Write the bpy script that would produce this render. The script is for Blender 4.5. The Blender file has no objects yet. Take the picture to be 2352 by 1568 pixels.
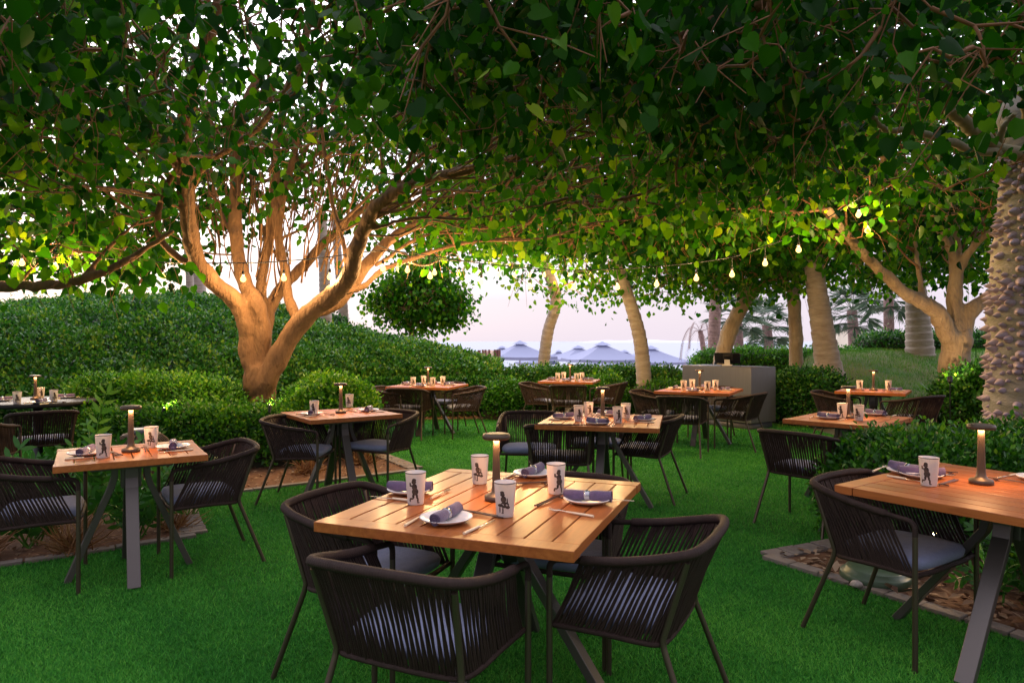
import bpy, math, numpy as np
from math import sin, cos, pi, radians, atan2, hypot, sqrt
rng = np.random.default_rng(7)
SC = bpy.context.scene
COL = SC.collection
CH, FL = 1.426, 1567.0          # camera height, focal length in picture units of a 2352 wide frame

def at(px, py, z=0.0):          # ground survey: picture point on the level z -> world x, y
    Y = FL * (CH - z) / (py - 784.0)
    return ((px - 1176.0) * Y / FL, Y)

def atY(px, py, Y):             # picture point at a known distance -> x, y, z
    return ((px - 1176.0) * Y / FL, Y, CH + (784.0 - py) * Y / FL)

# ------------------------------------------------------------------ mesh helpers
def link(name, me, mats=None, parent=None, smooth=True, bevel=0):
    o = bpy.data.objects.new(name, me); COL.objects.link(o)
    if mats is not None:
        for m in (mats if isinstance(mats, (list, tuple)) else [mats]): me.materials.append(m)
    if smooth and len(me.polygons):
        me.polygons.foreach_set('use_smooth', np.ones(len(me.polygons), dtype=bool))
    if parent is not None: o.parent = parent
    if bevel:
        b = o.modifiers.new('bevel', 'BEVEL'); b.width = bevel; b.segments = 2; b.limit_method = 'ANGLE'; b.angle_limit = radians(40)
        b.harden_normals = False
        me.polygons.foreach_set('use_smooth', np.zeros(len(me.polygons), dtype=bool))
    return o

class MB:
    def __init__(s): s.V = []; s.n = 0; s.F = {3: [], 4: []}; s.R = {3: [], 4: []}; s.M = {3: [], 4: []}
    def add(s, V, F, r=0.5, m=0):
        V = np.asarray(V, dtype=np.float64).reshape(-1, 3); F = np.asarray(F, dtype=np.int64)
        if len(F) == 0: return
        k = F.shape[1]; s.V.append(V); s.F[k].append(F + s.n); s.n += len(V)
        s.R[k].append(np.broadcast_to(np.asarray(r, dtype=np.float32), (len(F),)).copy())
        s.M[k].append(np.full(len(F), m, dtype=np.int32))
    def merge(s, o):
        for k in (3, 4):
            for F, R, M in zip(o.F[k], o.R[k], o.M[k]):
                s.F[k].append(F + s.n); s.R[k].append(R); s.M[k].append(M)
        s.V += o.V; s.n += o.n
    def mesh(s, name):
        me = bpy.data.meshes.new(name)
        V = np.concatenate(s.V) if s.V else np.zeros((0, 3))
        me.vertices.add(len(V)); me.vertices.foreach_set('co', V.astype(np.float32).ravel())
        loops, starts, R, M, off = [], [], [], [], 0
        for k in (3, 4):
            if not s.F[k]: continue
            F = np.concatenate(s.F[k]); loops.append(F.ravel()); starts.append(off + np.arange(len(F)) * k); off += F.size
            R.append(np.concatenate(s.R[k])); M.append(np.concatenate(s.M[k]))
        loops = np.concatenate(loops); starts = np.concatenate(starts); R = np.concatenate(R); M = np.concatenate(M)
        me.loops.add(len(loops)); me.loops.foreach_set('vertex_index', loops.astype(np.int32))
        me.polygons.add(len(starts)); me.polygons.foreach_set('loop_start', starts.astype(np.int32))
        me.polygons.foreach_set('material_index', M)
        me.update(calc_edges=True)
        a = me.attributes.new('rnd', 'FLOAT', 'FACE'); a.data.foreach_set('value', R)
        return me
    def build(s, name, mats, parent=None, smooth=True, bevel=0):
        return link(name, s.mesh(name), mats, parent, smooth, bevel)
    # primitives
    def box(s, c, size, yaw=0.0, r=0.5, m=0, pitch=0.0):
        x, y, z = [a / 2 for a in size]
        V = np.array([(i, j, k) for i in (-x, x) for j in (-y, y) for k in (-z, z)])
        if pitch:
            cp, sp = cos(pitch), sin(pitch); V = np.stack([V[:, 0], V[:, 1] * cp - V[:, 2] * sp, V[:, 1] * sp + V[:, 2] * cp], 1)
        cy, sy = cos(yaw), sin(yaw)
        V = np.stack([V[:, 0] * cy - V[:, 1] * sy, V[:, 0] * sy + V[:, 1] * cy, V[:, 2]], 1) + np.array(c)
        F = [(0, 1, 3, 2), (4, 6, 7, 5), (0, 4, 5, 1), (2, 3, 7, 6), (0, 2, 6, 4), (1, 5, 7, 3)]
        s.add(V, F, r, m)
    def tube(s, pts, rad, n=8, cap=True, r=0.5, m=0):
        P = np.asarray(pts, float); K = len(P); rad = np.broadcast_to(np.asarray(rad, float), (K,))
        T = np.gradient(P, axis=0); T /= np.linalg.norm(T, axis=1)[:, None] + 1e-12
        up = np.array([0, 0, 1.0]) if abs(T[0, 2]) < 0.9 else np.array([1.0, 0, 0])
        A = np.zeros_like(P); a = np.cross(T[0], up); a /= np.linalg.norm(a); A[0] = a
        for i in range(1, K):
            a = a - T[i] * np.dot(a, T[i]); a /= np.linalg.norm(a) + 1e-12; A[i] = a
        B = np.cross(T, A); th = np.arange(n) * 2 * pi / n
        V = P[:, None, :] + rad[:, None, None] * (np.cos(th)[None, :, None] * A[:, None, :] + np.sin(th)[None, :, None] * B[:, None, :])
        V = V.reshape(-1, 3); i = np.arange(K - 1)[:, None] * n; j = np.arange(n)[None, :]; j2 = (j + 1) % n
        F = np.stack([i + j, i + j2, i + n + j2, i + n + j], -1).reshape(-1, 4)
        s.add(V, F, r, m)
        if cap:
            for e, idx in ((0, 0), (K - 1, (K - 1) * n)):
                W = np.vstack([V[idx:idx + n], P[e]]); s.add(W, [(q, (q + 1) % n, n) if e else ((q + 1) % n, q, n) for q in range(n)], r, m)
    def lathe(s, prof, n=24, c=(0, 0, 0), r=0.5, m=0, xy=(1, 1)):
        P = np.asarray(prof, float); K = len(P); th = np.arange(n) * 2 * pi / n
        V = np.stack([P[:, None, 0] * np.cos(th) * xy[0], P[:, None, 0] * np.sin(th) * xy[1], np.repeat(P[:, 1:2], n, 1)], -1).reshape(-1, 3) + np.array(c)
        i = np.arange(K - 1)[:, None] * n; j = np.arange(n)[None, :]; j2 = (j + 1) % n
        s.add(V, np.stack([i + j, i + j2, i + n + j2, i + n + j], -1).reshape(-1, 4), r, m)
    def sweepbox(s, pts, side, w, t, r=0.5):   # flat bar: width w along 'side', thickness t
        P = np.asarray(pts, float); side = np.asarray(side, float)
        T = np.gradient(P, axis=0); T /= np.linalg.norm(T, axis=1)[:, None]; N = np.cross(T, side)
        Q = np.stack([P + side * w / 2 + N * t / 2, P - side * w / 2 + N * t / 2, P - side * w / 2 - N * t / 2, P + side * w / 2 - N * t / 2], 1).reshape(-1, 3)
        F = []
        for i in range(len(P) - 1):
            for j in range(4): F.append((i * 4 + j, i * 4 + (j + 1) % 4, i * 4 + 4 + (j + 1) % 4, i * 4 + 4 + j))
        e = (len(P) - 1) * 4; F += [(3, 2, 1, 0), (e, e + 1, e + 2, e + 3)]
        s.add(Q, F, r)
    def leaves(s, pos, tip, nrm, size, T, F, r):
        pos = np.asarray(pos, float); Y = tip / (np.linalg.norm(tip, axis=1)[:, None] + 1e-9)
        X = np.cross(Y, nrm); X /= np.linalg.norm(X, axis=1)[:, None] + 1e-9; Z = np.cross(X, Y)
        T = np.asarray(T, float); size = np.broadcast_to(size, (len(pos),))
        wx = (.8 + .35 * rng.random(len(pos)))[:, None, None]; cz = (rng.random(len(pos)) * 4.5 - 1.2)[:, None, None] if len(T) > 5 else 1.0
        V = pos[:, None] + size[:, None, None] * (T[None, :, 0:1] * wx * X[:, None] + T[None, :, 1:2] * Y[:, None] + T[None, :, 2:3] * cz * Z[:, None])
        F = np.asarray(F); k = len(T)
        FF = (F[None] + (np.arange(len(pos)) * k)[:, None, None]).reshape(-1, F.shape[1])
        s.add(V.reshape(-1, 3), FF, np.repeat(np.broadcast_to(r, (len(pos),)), len(F)))

HEART_T = [(0, .42, -.07), (0, .02, -.02), (-.23, -.10, .02), (-.46, .08, .07), (-.50, .38, .08), (-.32, .70, .02), (0, 1.04, -.12), (.32, .70, .02), (.50, .38, .08), (.46, .08, .07), (.23, -.10, .02)]
HEART_F = [(0, i, i + 1) for i in range(1, 10)] + [(0, 10, 1)]
LEAF_T = [(0, 0, 0), (-.28, .5, .06), (0, 1, -.03), (.28, .5, .06)]
LEAF_F = [(0, 3, 2), (0, 2, 1)]
BLADE_T = [(0, 0, 0), (-.16, .3, .03), (-.14, .7, .03), (0, 1, -.06), (.14, .7, .03), (.16, .3, .03)]
BLADE_F = [(0, 5, 4, 1), (1, 4, 3, 2)]
BLADE_F = [(0, 5, 1), (1, 5, 4), (1, 4, 2), (2, 4, 3)]

def unit(v): v = np.asarray(v, float); return v / (np.linalg.norm(v) + 1e-12)
def rvec(n): v = rng.normal(size=(n, 3)); return v / np.linalg.norm(v, axis=1)[:, None]
def spline(P, n=8):
    P = np.asarray(P, float); Q = np.vstack([2 * P[0] - P[1], P, 2 * P[-1] - P[-2]]); out = []
    for i in range(1, len(Q) - 2):
        t = np.linspace(0, 1, n, endpoint=False)[:, None]; a, b, c, d = Q[i - 1], Q[i], Q[i + 1], Q[i + 2]
        out.append(.5 * ((2 * b) + (-a + c) * t + (2 * a - 5 * b + 4 * c - d) * t ** 2 + (-a + 3 * b - 3 * c + d) * t ** 3))
    return np.vstack(out + [P[-1:]])
def resample(P, n):
    P = np.asarray(P); d = np.r_[0, np.cumsum(np.linalg.norm(np.diff(P, axis=0), axis=1))]; t = np.linspace(0, d[-1], n)
    return np.stack([np.interp(t, d, P[:, k]) for k in range(P.shape[1])], 1)
def wob(x, y, f=1.0, ph=0.0):
    return (np.sin(x * 1.7 * f + ph) * np.cos(y * 2.1 * f + 1.3 * ph) + .5 * np.sin(x * 4.1 * f + y * 3.3 * f + ph * 2) + .3 * np.sin(x * 8.3 * f - y * 7.1 * f + ph)) / 1.8

# ------------------------------------------------------------------ tags
def tag(o, label=None, cat=None, group=None, kind=None):
    if label: o['label'] = label
    if cat: o['category'] = cat
    if group: o['group'] = group
    if kind: o['kind'] = kind
    return o
def thing(name, label, cat, loc=(0, 0, 0), yaw=0.0, group=None):
    o = bpy.data.objects.new(name, None); COL.objects.link(o); o.location = loc; o.rotation_euler = (0, 0, yaw)
    o.empty_display_size = .1
    return tag(o, label, cat, group)
def copy_tree(o, parent=None):
    c = o.copy(); COL.objects.link(c)
    if parent is not None: c.parent = parent
    for ch in list(o.children): copy_tree(ch, c)
    return c
PROTO = {}
def place(key, make, label, cat, loc, yaw, group):
    """first use builds the thing, later uses copy it with its parts"""
    if key not in PROTO:
        t = thing(key[0], label, cat, loc, yaw, group); make(t); PROTO[key] = t; return t
    t = copy_tree(PROTO[key]); t.location = loc; t.rotation_euler = (0, 0, yaw); return tag(t, label, cat, group)

# ------------------------------------------------------------------ materials
def mat(name, base, rough=.6, metal=0.0, var=None, vscale=8.0, bump=0.0, bscale=60.0, trans=0.0, tcol=None, rnd=None, spec=.5, emit=None, coat=0.0, coords='Object', sheen=0, stretch=None):
    m = bpy.data.materials.new(name); m.use_nodes = True; nt = m.node_tree; N = nt.nodes; L = nt.links
    b = N['Principled BSDF']; out = N['Material Output']
    b.inputs['Base Color'].default_value = (*base, 1); b.inputs['Roughness'].default_value = rough; b.inputs['Metallic'].default_value = metal
    b.inputs['Specular IOR Level'].default_value = spec
    if coat: b.inputs['Coat Weight'].default_value = coat; b.inputs['Coat Roughness'].default_value = .15
    if sheen: b.inputs['Sheen Weight'].default_value = sheen
    tc = N.new('ShaderNodeTexCoord'); co = tc.outputs[coords]
    if stretch:
        mp = N.new('ShaderNodeMapping'); mp.inputs['Scale'].default_value = stretch; L.new(co, mp.inputs[0]); co = mp.outputs[0]
    colsock = None
    if rnd:                                   # list of colours picked per leaf
        at_ = N.new('ShaderNodeAttribute'); at_.attribute_name = 'rnd'
        cr = N.new('ShaderNodeValToRGB'); cr.color_ramp.elements[0].color = (*rnd[0], 1); cr.color_ramp.elements[1].color = (*rnd[-1], 1)
        for i in range(1, len(rnd) - 1):
            e = cr.color_ramp.elements.new(i / (len(rnd) - 1)); e.color = (*rnd[i], 1)
        L.new(at_.outputs['Fac'], cr.inputs[0]); colsock = cr.outputs[0]
    if var:
        nz = N.new('ShaderNodeTexNoise'); nz.inputs['Scale'].default_value = vscale; nz.inputs['Detail'].default_value = 6; nz.inputs['Roughness'].default_value = .65
        L.new(co, nz.inputs['Vector'])
        cr = N.new('ShaderNodeValToRGB'); cr.color_ramp.elements[0].position = .35; cr.color_ramp.elements[1].position = .65
        mx = N.new('ShaderNodeMixRGB'); L.new(nz.outputs[0], cr.inputs[0]); L.new(cr.outputs[0], mx.inputs[0])
        if colsock: L.new(colsock, mx.inputs[1])
        else: mx.inputs[1].default_value = (*base, 1)
        mx.inputs[2].default_value = (*var, 1); colsock = mx.outputs[0]
    if colsock: L.new(colsock, b.inputs['Base Color'])
    if bump:
        nb = N.new('ShaderNodeTexNoise'); nb.inputs['Scale'].default_value = bscale; nb.inputs['Detail'].default_value = 5; L.new(co, nb.inputs['Vector'])
        bp = N.new('ShaderNodeBump'); bp.inputs['Strength'].default_value = bump; bp.inputs['Distance'].default_value = .01 if bump != .91 else .035
        L.new(nb.outputs[0], bp.inputs['Height']); L.new(bp.outputs[0], b.inputs['Normal'])
    if trans:
        tr = N.new('ShaderNodeBsdfTranslucent'); tr.inputs[0].default_value = (*(tcol or base), 1)
        ms = N.new('ShaderNodeMixShader'); ms.inputs[0].default_value = trans
        if colsock and tcol is None: L.new(colsock, tr.inputs[0])
        elif colsock:
            g = N.new('ShaderNodeMixRGB'); g.blend_type = 'MULTIPLY'; g.inputs[0].default_value = 1; L.new(colsock, g.inputs[1]); g.inputs[2].default_value = (*tcol, 1); L.new(g.outputs[0], tr.inputs[0])
        L.new(b.outputs[0], ms.inputs[1]); L.new(tr.outputs[0], ms.inputs[2]); L.new(ms.outputs[0], out.inputs[0])
    if emit:
        b.inputs['Emission Color'].default_value = (*emit[0], 1); b.inputs['Emission Strength'].default_value = emit[1]
    return m

WARM = (1.0, .62, .28)
M = {}
M['leaf'] = mat('canopy_leaf', (.03, .12, .01), .55, rnd=[(.002, .022, .002), (.006, .050, .002), (.018, .095, .003), (.06, .17, .006), (.15, .27, .012)], trans=.45, tcol=(2.9, 2.3, .7), spec=.12)
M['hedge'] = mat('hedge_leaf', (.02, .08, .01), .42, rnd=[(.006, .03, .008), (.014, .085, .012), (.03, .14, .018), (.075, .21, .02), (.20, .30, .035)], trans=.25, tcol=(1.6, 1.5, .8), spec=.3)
M['bush'] = mat('bush_leaf', (.03, .12, .01), .45, rnd=[(.01, .06, .006), (.03, .15, .01), (.08, .25, .012), (.20, .36, .02)], trans=.3, tcol=(1.5, 1.4, .8), spec=.35)
M['broad'] = mat('broad_leaf', (.02, .10, .01), .35, rnd=[(.012, .06, .01), (.025, .12, .014), (.06, .21, .018), (.16, .34, .04)], trans=.25, spec=.35)
M['shade_core'] = mat('hedge_shade_core', (.012, .02, .008), .9, var=(.03, .022, .012), vscale=6)  # dark inner mass; shade of the leaf gaps is put into its colour
M['bark'] = mat('bark', (.21, .11, .05), .85, var=(.11, .055, .025), vscale=5, bump=.91, bscale=26, stretch=(1, 1, .35))
M['barkdark'] = mat('twig_bark', (.25, .11, .05), .8, var=(.15, .07, .03), vscale=9)
M['palm'] = mat('palm_bark', (.36, .31, .27), .85, var=(.24, .19, .16), vscale=4, bump=.8, bscale=30, stretch=(1, 1, 4))
M['barkpale'] = mat('pale_bark', (.33, .25, .16), .8, var=(.22, .15, .09), vscale=5, bump=.91, bscale=26, stretch=(1, 1, .35))
M['palmfar'] = mat('far_palm_bark', (.34, .22, .20), .85, var=(.16, .10, .09), vscale=6, bump=.8, bscale=25)
M['palmleaf'] = mat('palm_leaf', (.05, .10, .05), .6, rnd=[(.02, .06, .03), (.05, .11, .05), (.10, .14, .06)], trans=.2)
M['ceiba'] = mat('thorny_bark', (.33, .30, .28), .85, var=(.20, .19, .15), vscale=5, bump=.9, bscale=30, stretch=(1, 1, 3))
M['thorn'] = mat('thorn_bark', (.46, .36, .45), .75, var=(.34, .26, .28), vscale=12, bump=.4, bscale=60)
M['turf'] = mat('turf', (.018, .12, .016), .95, var=(.036, .18, .022), vscale=2.2, bump=1.0, bscale=260, spec=.1)
M['blade'] = mat('turf_blade', (.03, .15, .02), .7, rnd=[(.018, .14, .02), (.048, .27, .034), (.095, .38, .045), (.18, .49, .07)], trans=.25, spec=.15)
M['drygrass'] = mat('mound_grass', (.05, .15, .03), .8, rnd=[(.04, .16, .015), (.08, .26, .025), (.15, .31, .04), (.30, .28, .09)], trans=.2, spec=.15)
M['mound'] = mat('mound_soil', (.045, .12, .02), .95, var=(.13, .11, .04), vscale=1.3, bump=.6, bscale=30)
M['soil'] = mat('bed_soil', (.16, .07, .03), .95, var=(.09, .04, .02), vscale=5, bump=1.0, bscale=35)
M['chip'] = mat('wood_chip', (.22, .12, .07), .85, rnd=[(.09, .04, .02), (.18, .09, .045), (.27, .16, .09), (.36, .25, .16)])
M['dry'] = mat('dry_leaf', (.22, .10, .03), .8, rnd=[(.12, .045, .015), (.24, .11, .04), (.30, .18, .07)], trans=.2)
M['paver'] = mat('paver', (.22, .17, .15), .85, rnd=[(.12, .10, .09), (.18, .14, .125), (.25, .19, .14)], var=(.2, .17, .15), vscale=20, bump=.5, bscale=90)
M['sand'] = mat('sand', (.40, .36, .37), .95, var=(.34, .31, .31), vscale=.5)
M['groundm'] = mat('earth', (.10, .07, .04), .95, var=(.07, .09, .03), vscale=1)
M['rope'] = mat('rope', (.023, .012, .010), .6, var=(.036, .019, .016), vscale=30, bump=.5, bscale=500, spec=.25)
M['metal'] = mat('bronze_metal', (.10, .075, .055), .38, metal=.7)
M['black'] = mat('black_metal', (.015, .015, .017), .4, metal=.3)
M['tableleg'] = mat('painted_steel', (.11, .095, .09), .36, metal=.55)
M['cushion'] = mat('cushion_fabric', (.20, .225, .36), .9, var=(.17, .19, .30), vscale=40, bump=.35, bscale=700, sheen=.15)
M['ceramic'] = mat('ceramic', (.80, .77, .76), .18)
M['paper'] = mat('cup_paper', (.82, .80, .82), .5, trans=.35, tcol=(.9, .8, .62))
M['ink'] = mat('cup_ink', (.028, .018, .018), .5, var=(.10, .07, .05), vscale=60)
M['cuprim'] = mat('cup_rim', (.12, .09, .08), .5)
M['napkin'] = mat('napkin_cloth', (.12, .075, .17), .85, var=(.08, .055, .115), vscale=25, bump=.4, bscale=200, sheen=.3)
M['ring'] = mat('napkin_ring', (.40, .40, .44), .22, metal=1.0)
M['steelc'] = mat('cutlery_steel', (.75, .62, .48), .22, metal=1.0)
M['handle'] = mat('pale_handle', (.74, .60, .42), .35)
M['darkwood'] = mat('dark_wood', (.06, .022, .014), .4)
M['lampmetal'] = mat('lamp_metal', (.085, .058, .04), .42, metal=.5)
M['bulbcord'] = mat('cord_rubber', (.01, .01, .01), .6)
M['bulb'] = bpy.data.materials.new('lit_bulb'); M['bulb'].use_nodes = True; bn = M['bulb'].node_tree; bn.nodes.remove(bn.nodes['Principled BSDF'])
be, bt, bm_ = bn.nodes.new('ShaderNodeEmission'), bn.nodes.new('ShaderNodeBsdfTransparent'), bn.nodes.new('ShaderNodeMixShader'); be.inputs[0].default_value = (1, .58, .16, 1); be.inputs[1].default_value = 3.4
bm_.inputs[0].default_value = .62; bn.links.new(bt.outputs[0], bm_.inputs[1]); bn.links.new(be.outputs[0], bm_.inputs[2]); bn.links.new(bm_.outputs[0], bn.nodes['Material Output'].inputs[0]); M['bulb'].cycles.emission_sampling = 'NONE'
M['lampglow'] = mat('lamp_diffuser', (1, .85, .6), .5, emit=((1.0, .52, .22), 80.0))
M['spotglow'] = mat('uplight_lens', (1, .85, .6), .5, emit=((1.0, .62, .26), 120.0))
M['brushed'] = mat('brushed_steel', (.20, .195, .21), .36, metal=.8, var=(.17, .165, .175), vscale=3, bump=.12, bscale=40, stretch=(40, 40, .5))
M['umbrella'] = mat('parasol_canvas', (.29, .32, .48), .85, trans=.25)
M['pole'] = mat('parasol_pole', (.45, .40, .38), .6)
M['redwood'] = mat('stained_slat', (.10, .03, .025), .6)
M['whitewall'] = mat('white_render', (.80, .66, .64), .8)
M['creamwall'] = mat('cream_render', (.78, .70, .56), .8)
M['island'] = mat('hazy_island', (.55, .58, .68), 1.0, spec=0)  # distance haze is put into this pale blue colour
M['rattan'] = mat('rattan', (.09, .055, .035), .6)
M['slate'] = mat('slate_lid', (.10, .10, .13), .4)
M['screen'] = mat('screen_glass', (.01, .01, .012), .1)
M['plastic'] = mat('grey_plastic', (.5, .48, .47), .4)
M['green'] = mat('green_plastic', (.06, .10, .055), .35)
M['rock'] = mat('pebble', (.45, .38, .34), .8, var=(.3, .25, .22), vscale=20)

def wood_mat():
    m = bpy.data.materials.new('teak'); m.use_nodes = True; nt = m.node_tree; N = nt.nodes; L = nt.links; b = N['Principled BSDF']
    tc = N.new('ShaderNodeTexCoord'); a = N.new('ShaderNodeAttribute'); a.attribute_name = 'rnd'
    mp = N.new('ShaderNodeMapping'); mp.inputs['Scale'].default_value = (26, 2.2, 26); L.new(tc.outputs['Object'], mp.inputs[0])
    add = N.new('ShaderNodeVectorMath'); add.operation = 'ADD'; L.new(mp.outputs[0], add.inputs[0])
    sc = N.new('ShaderNodeVectorMath'); sc.operation = 'SCALE'; sc.inputs[3].default_value = 37.0; sc.inputs[0].default_value = (1, 1, 1)
    L.new(a.outputs['Fac'], sc.inputs[3]); mul = N.new('ShaderNodeVectorMath'); mul.operation = 'SCALE'; mul.inputs[3].default_value = 30; L.new(sc.outputs[0], mul.inputs[0]); L.new(mul.outputs[0], add.inputs[1])
    nz = N.new('ShaderNodeTexNoise'); nz.inputs['Scale'].default_value = 1.6; nz.inputs['Detail'].default_value = 8; nz.inputs['Roughness'].default_value = .6; nz.inputs['Distortion'].default_value = .6; L.new(add.outputs[0], nz.inputs['Vector'])
    cr = N.new('ShaderNodeValToRGB'); e = cr.color_ramp.elements; e[0].position = .3; e[0].color = (.27, .072, .015, 1); e[1].position = .8; e[1].color = (.46, .145, .034, 1)
    L.new(nz.outputs[0], cr.inputs[0])
    hs = N.new('ShaderNodeHueSaturation'); L.new(cr.outputs[0], hs.inputs['Color'])
    mr = N.new('ShaderNodeMapRange'); mr.inputs[3].default_value = .88; mr.inputs[4].default_value = 1.1; L.new(a.outputs['Fac'], mr.inputs[0]); L.new(mr.outputs[0], hs.inputs['Value'])
    L.new(hs.outputs[0], b.inputs['Base Color']); b.inputs['Roughness'].default_value = .40; b.inputs['Specular IOR Level'].default_value = .35; b.inputs['Coat Weight'].default_value = .12; b.inputs['Coat Roughness'].default_value = .18
    bp = N.new('ShaderNodeBump'); bp.inputs['Strength'].default_value = .12; bp.inputs['Distance'].default_value = .003; L.new(nz.outputs[0], bp.inputs['Height']); L.new(bp.outputs[0], b.inputs['Normal'])
    return m
M['wood'] = wood_mat()
def sea_mat():
    m = mat('sea_water', (.20, .23, .30), .5, spec=.3, bump=.25, bscale=1.2, coords='Object', stretch=(.15, .6, 1))
    return m
M['sea'] = sea_mat()

# ------------------------------------------------------------------ camera, world, sun
cam = bpy.data.cameras.new('camera'); camo = bpy.data.objects.new('camera', cam); COL.objects.link(camo)
camo.location = (0, 0, CH); camo.rotation_euler = (pi / 2, 0, 0); cam.lens = 24.0; cam.sensor_width = 36.0; cam.clip_end = 60000; cam.clip_start = .05
SC.camera = camo
W = bpy.data.worlds.new('World'); SC.world = W; W.use_nodes = True; nt = W.node_tree; N = nt.nodes; L = nt.links
bg = N['Background']; sky = N.new('ShaderNodeTexSky'); sky.sky_type = 'NISHITA'; sky.sun_disc = False
SUN_EL, SUN_AZ = radians(16), radians(-35)
sky.sun_elevation = SUN_EL; sky.sun_rotation = SUN_AZ; sky.dust_density = 3; sky.air_density = 1.0
sc_ = N.new('ShaderNodeVectorMath'); sc_.operation = 'SCALE'; sc_.inputs[3].default_value = .012; L.new(sky.outputs[0], sc_.inputs[0])
ad = N.new('ShaderNodeVectorMath'); ad.operation = 'ADD'; ad.inputs[1].default_value = (.59, .525, .60); L.new(sc_.outputs[0], ad.inputs[0])
gt = N.new('ShaderNodeTexCoord'); gs_ = N.new('ShaderNodeSeparateXYZ'); L.new(gt.outputs['Generated'], gs_.inputs[0])   # veil of bright dusk haze that thickens upward
gm = N.new('ShaderNodeMapRange'); gm.inputs[1].default_value = .06; gm.inputs[2].default_value = .45; L.new(gs_.outputs[2], gm.inputs[0])
gf = N.new('ShaderNodeMapRange'); gf.inputs[1].default_value = -.35; gf.inputs[2].default_value = .5; gf.inputs[3].default_value = .30; L.new(gs_.outputs[1], gf.inputs[0])   # the afterglow lies over the sea, ahead
gm2 = N.new('ShaderNodeMath'); gm2.operation = 'MULTIPLY'; L.new(gm.outputs[0], gm2.inputs[0]); L.new(gf.outputs[0], gm2.inputs[1])
gx_ = N.new('ShaderNodeMixRGB'); gx_.inputs[1].default_value = (0, 0, 0, 1); gx_.inputs[2].default_value = (1.9, 1.9, 2.15, 1); L.new(gm2.outputs[0], gx_.inputs[0])
ad2 = N.new('ShaderNodeVectorMath'); ad2.operation = 'ADD'; L.new(ad.outputs[0], ad2.inputs[0]); L.new(gx_.outputs[0], ad2.inputs[1])
gd = N.new('ShaderNodeMapRange'); gd.inputs[1].default_value = -.8; gd.inputs[2].default_value = .3; gd.inputs[3].default_value = .55; L.new(gs_.outputs[1], gd.inputs[0])   # night side of the sky behind
gv_ = N.new('ShaderNodeVectorMath'); gv_.operation = 'SCALE'; L.new(ad2.outputs[0], gv_.inputs[0]); L.new(gd.outputs[0], gv_.inputs[3])
L.new(gv_.outputs[0], bg.inputs[0]); bg.inputs[1].default_value = 1.0
sl = bpy.data.lights.new('sun', 'SUN'); sl.energy = .5; sl.angle = radians(12); sl.color = (1, .86, .72)
so = bpy.data.objects.new('sun', sl); COL.objects.link(so)
so.rotation_euler = (pi / 2 - SUN_EL, 0, pi - SUN_AZ)
vs = SC.view_settings; vs.view_transform = 'Standard'; vs.look = 'None'; vs.exposure = 0.55; vs.gamma = 1
SC.cycles.max_bounces = 6; SC.cycles.diffuse_bounces = 3; SC.cycles.glossy_bounces = 3; SC.cycles.transmission_bounces = 4; SC.cycles.sample_clamp_indirect = 3.0
SC.cycles.caustics_reflective = False; SC.cycles.caustics_refractive = False

# ------------------------------------------------------------------ ground, turf, beds
def sheet(name, poly, z, m, kind='structure'):
    import bmesh
    bm = bmesh.new(); f = bm.faces.new([bm.verts.new((x, y, z)) for x, y in poly])
    bmesh.ops.triangulate(bm, faces=[f]); me = bpy.data.meshes.new(name); bm.to_mesh(me); bm.free()
    for p in me.polygons:
        pass
    o = link(name, me, m, smooth=False)
    if me.polygons and me.polygons[0].normal.z < 0: me.flip_normals()
    return tag(o, kind=kind)
def profile_z(Y):
    return np.interp(Y, [-60, 17.5, 25, 75, 110, 3000], [-.012, -.012, -2.0, -2.15, -4.5, -6])
ys = np.r_[-40, 0, np.linspace(8, 30, 45), np.linspace(34, 110, 30), 400, 3000]; xs = np.r_[-3000, -300, -80, np.linspace(-40, 40, 41), 80, 300, 3000]
XX, YY = np.meshgrid(xs, ys); ZZ = profile_z(YY) + np.where(YY > 26, wob(XX * .1, YY * .1) * .06, 0)
V = np.stack([XX, YY, ZZ], -1).reshape(-1, 3); nx = len(xs)
i, j = np.meshgrid(np.arange(nx - 1), np.arange(len(ys) - 1)); a = (j * nx + i).ravel(); F = np.stack([a, a + 1, a + 1 + nx, a + nx], 1)
g = MB(); yc = V[F].mean(1)[:, 1]; g.add(V, F[yc < 22]); g.F[4][0] = F[yc < 22]
g.add(np.zeros((1, 3)), F[yc >= 22] - g.n, m=1)
tag(g.build('ground', [M['groundm'], M['sand']]), kind='structure')
sea = MB(); sx = np.r_[-30000, np.linspace(-400, 400, 9), 30000]; sy = np.r_[76, 200, 1000, 6000, 45000]
XX, YY = np.meshgrid(sx, sy); V = np.stack([XX, YY, 0 * XX - 2.35], -1).reshape(-1, 3); i, j = np.meshgrid(np.arange(len(sx) - 1), np.arange(len(sy) - 1)); a = (j * len(sx) + i).ravel()
sea.add(V, np.stack([a, a + 1, a + 1 + len(sx), a + len(sx)], 1)); tag(sea.build('sea', M['sea'], smooth=False), kind='structure')
isl = MB(); n = 60; t = np.linspace(0, 1, n); xi = (1340 - 1176) * 1.6 + t * 520; top = np.minimum(1, t * 5) * np.minimum(1, (1 - t) * 2.5) * (9 + 2 * np.sin(t * 17))
YI = 2500.0
for dy, f in ((0, 0.0), (60, 1.0), (260, .8), (400, 0)):
    isl.V.append(np.stack([xi, np.full(n, YI + dy), -2.6 + top * f], 1))
isl.n = 4 * n; FF = [(r_ * n + q, r_ * n + q + 1, (r_ + 1) * n + q + 1, (r_ + 1) * n + q) for r_ in range(3) for q in range(n - 1)]
isl.F[4].append(np.array(FF)); isl.R[4].append(np.full(len(FF), .5, np.float32)); isl.M[4].append(np.zeros(len(FF), np.int32))
tag(isl.build('island_hill', M['island']), kind='structure')

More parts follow.
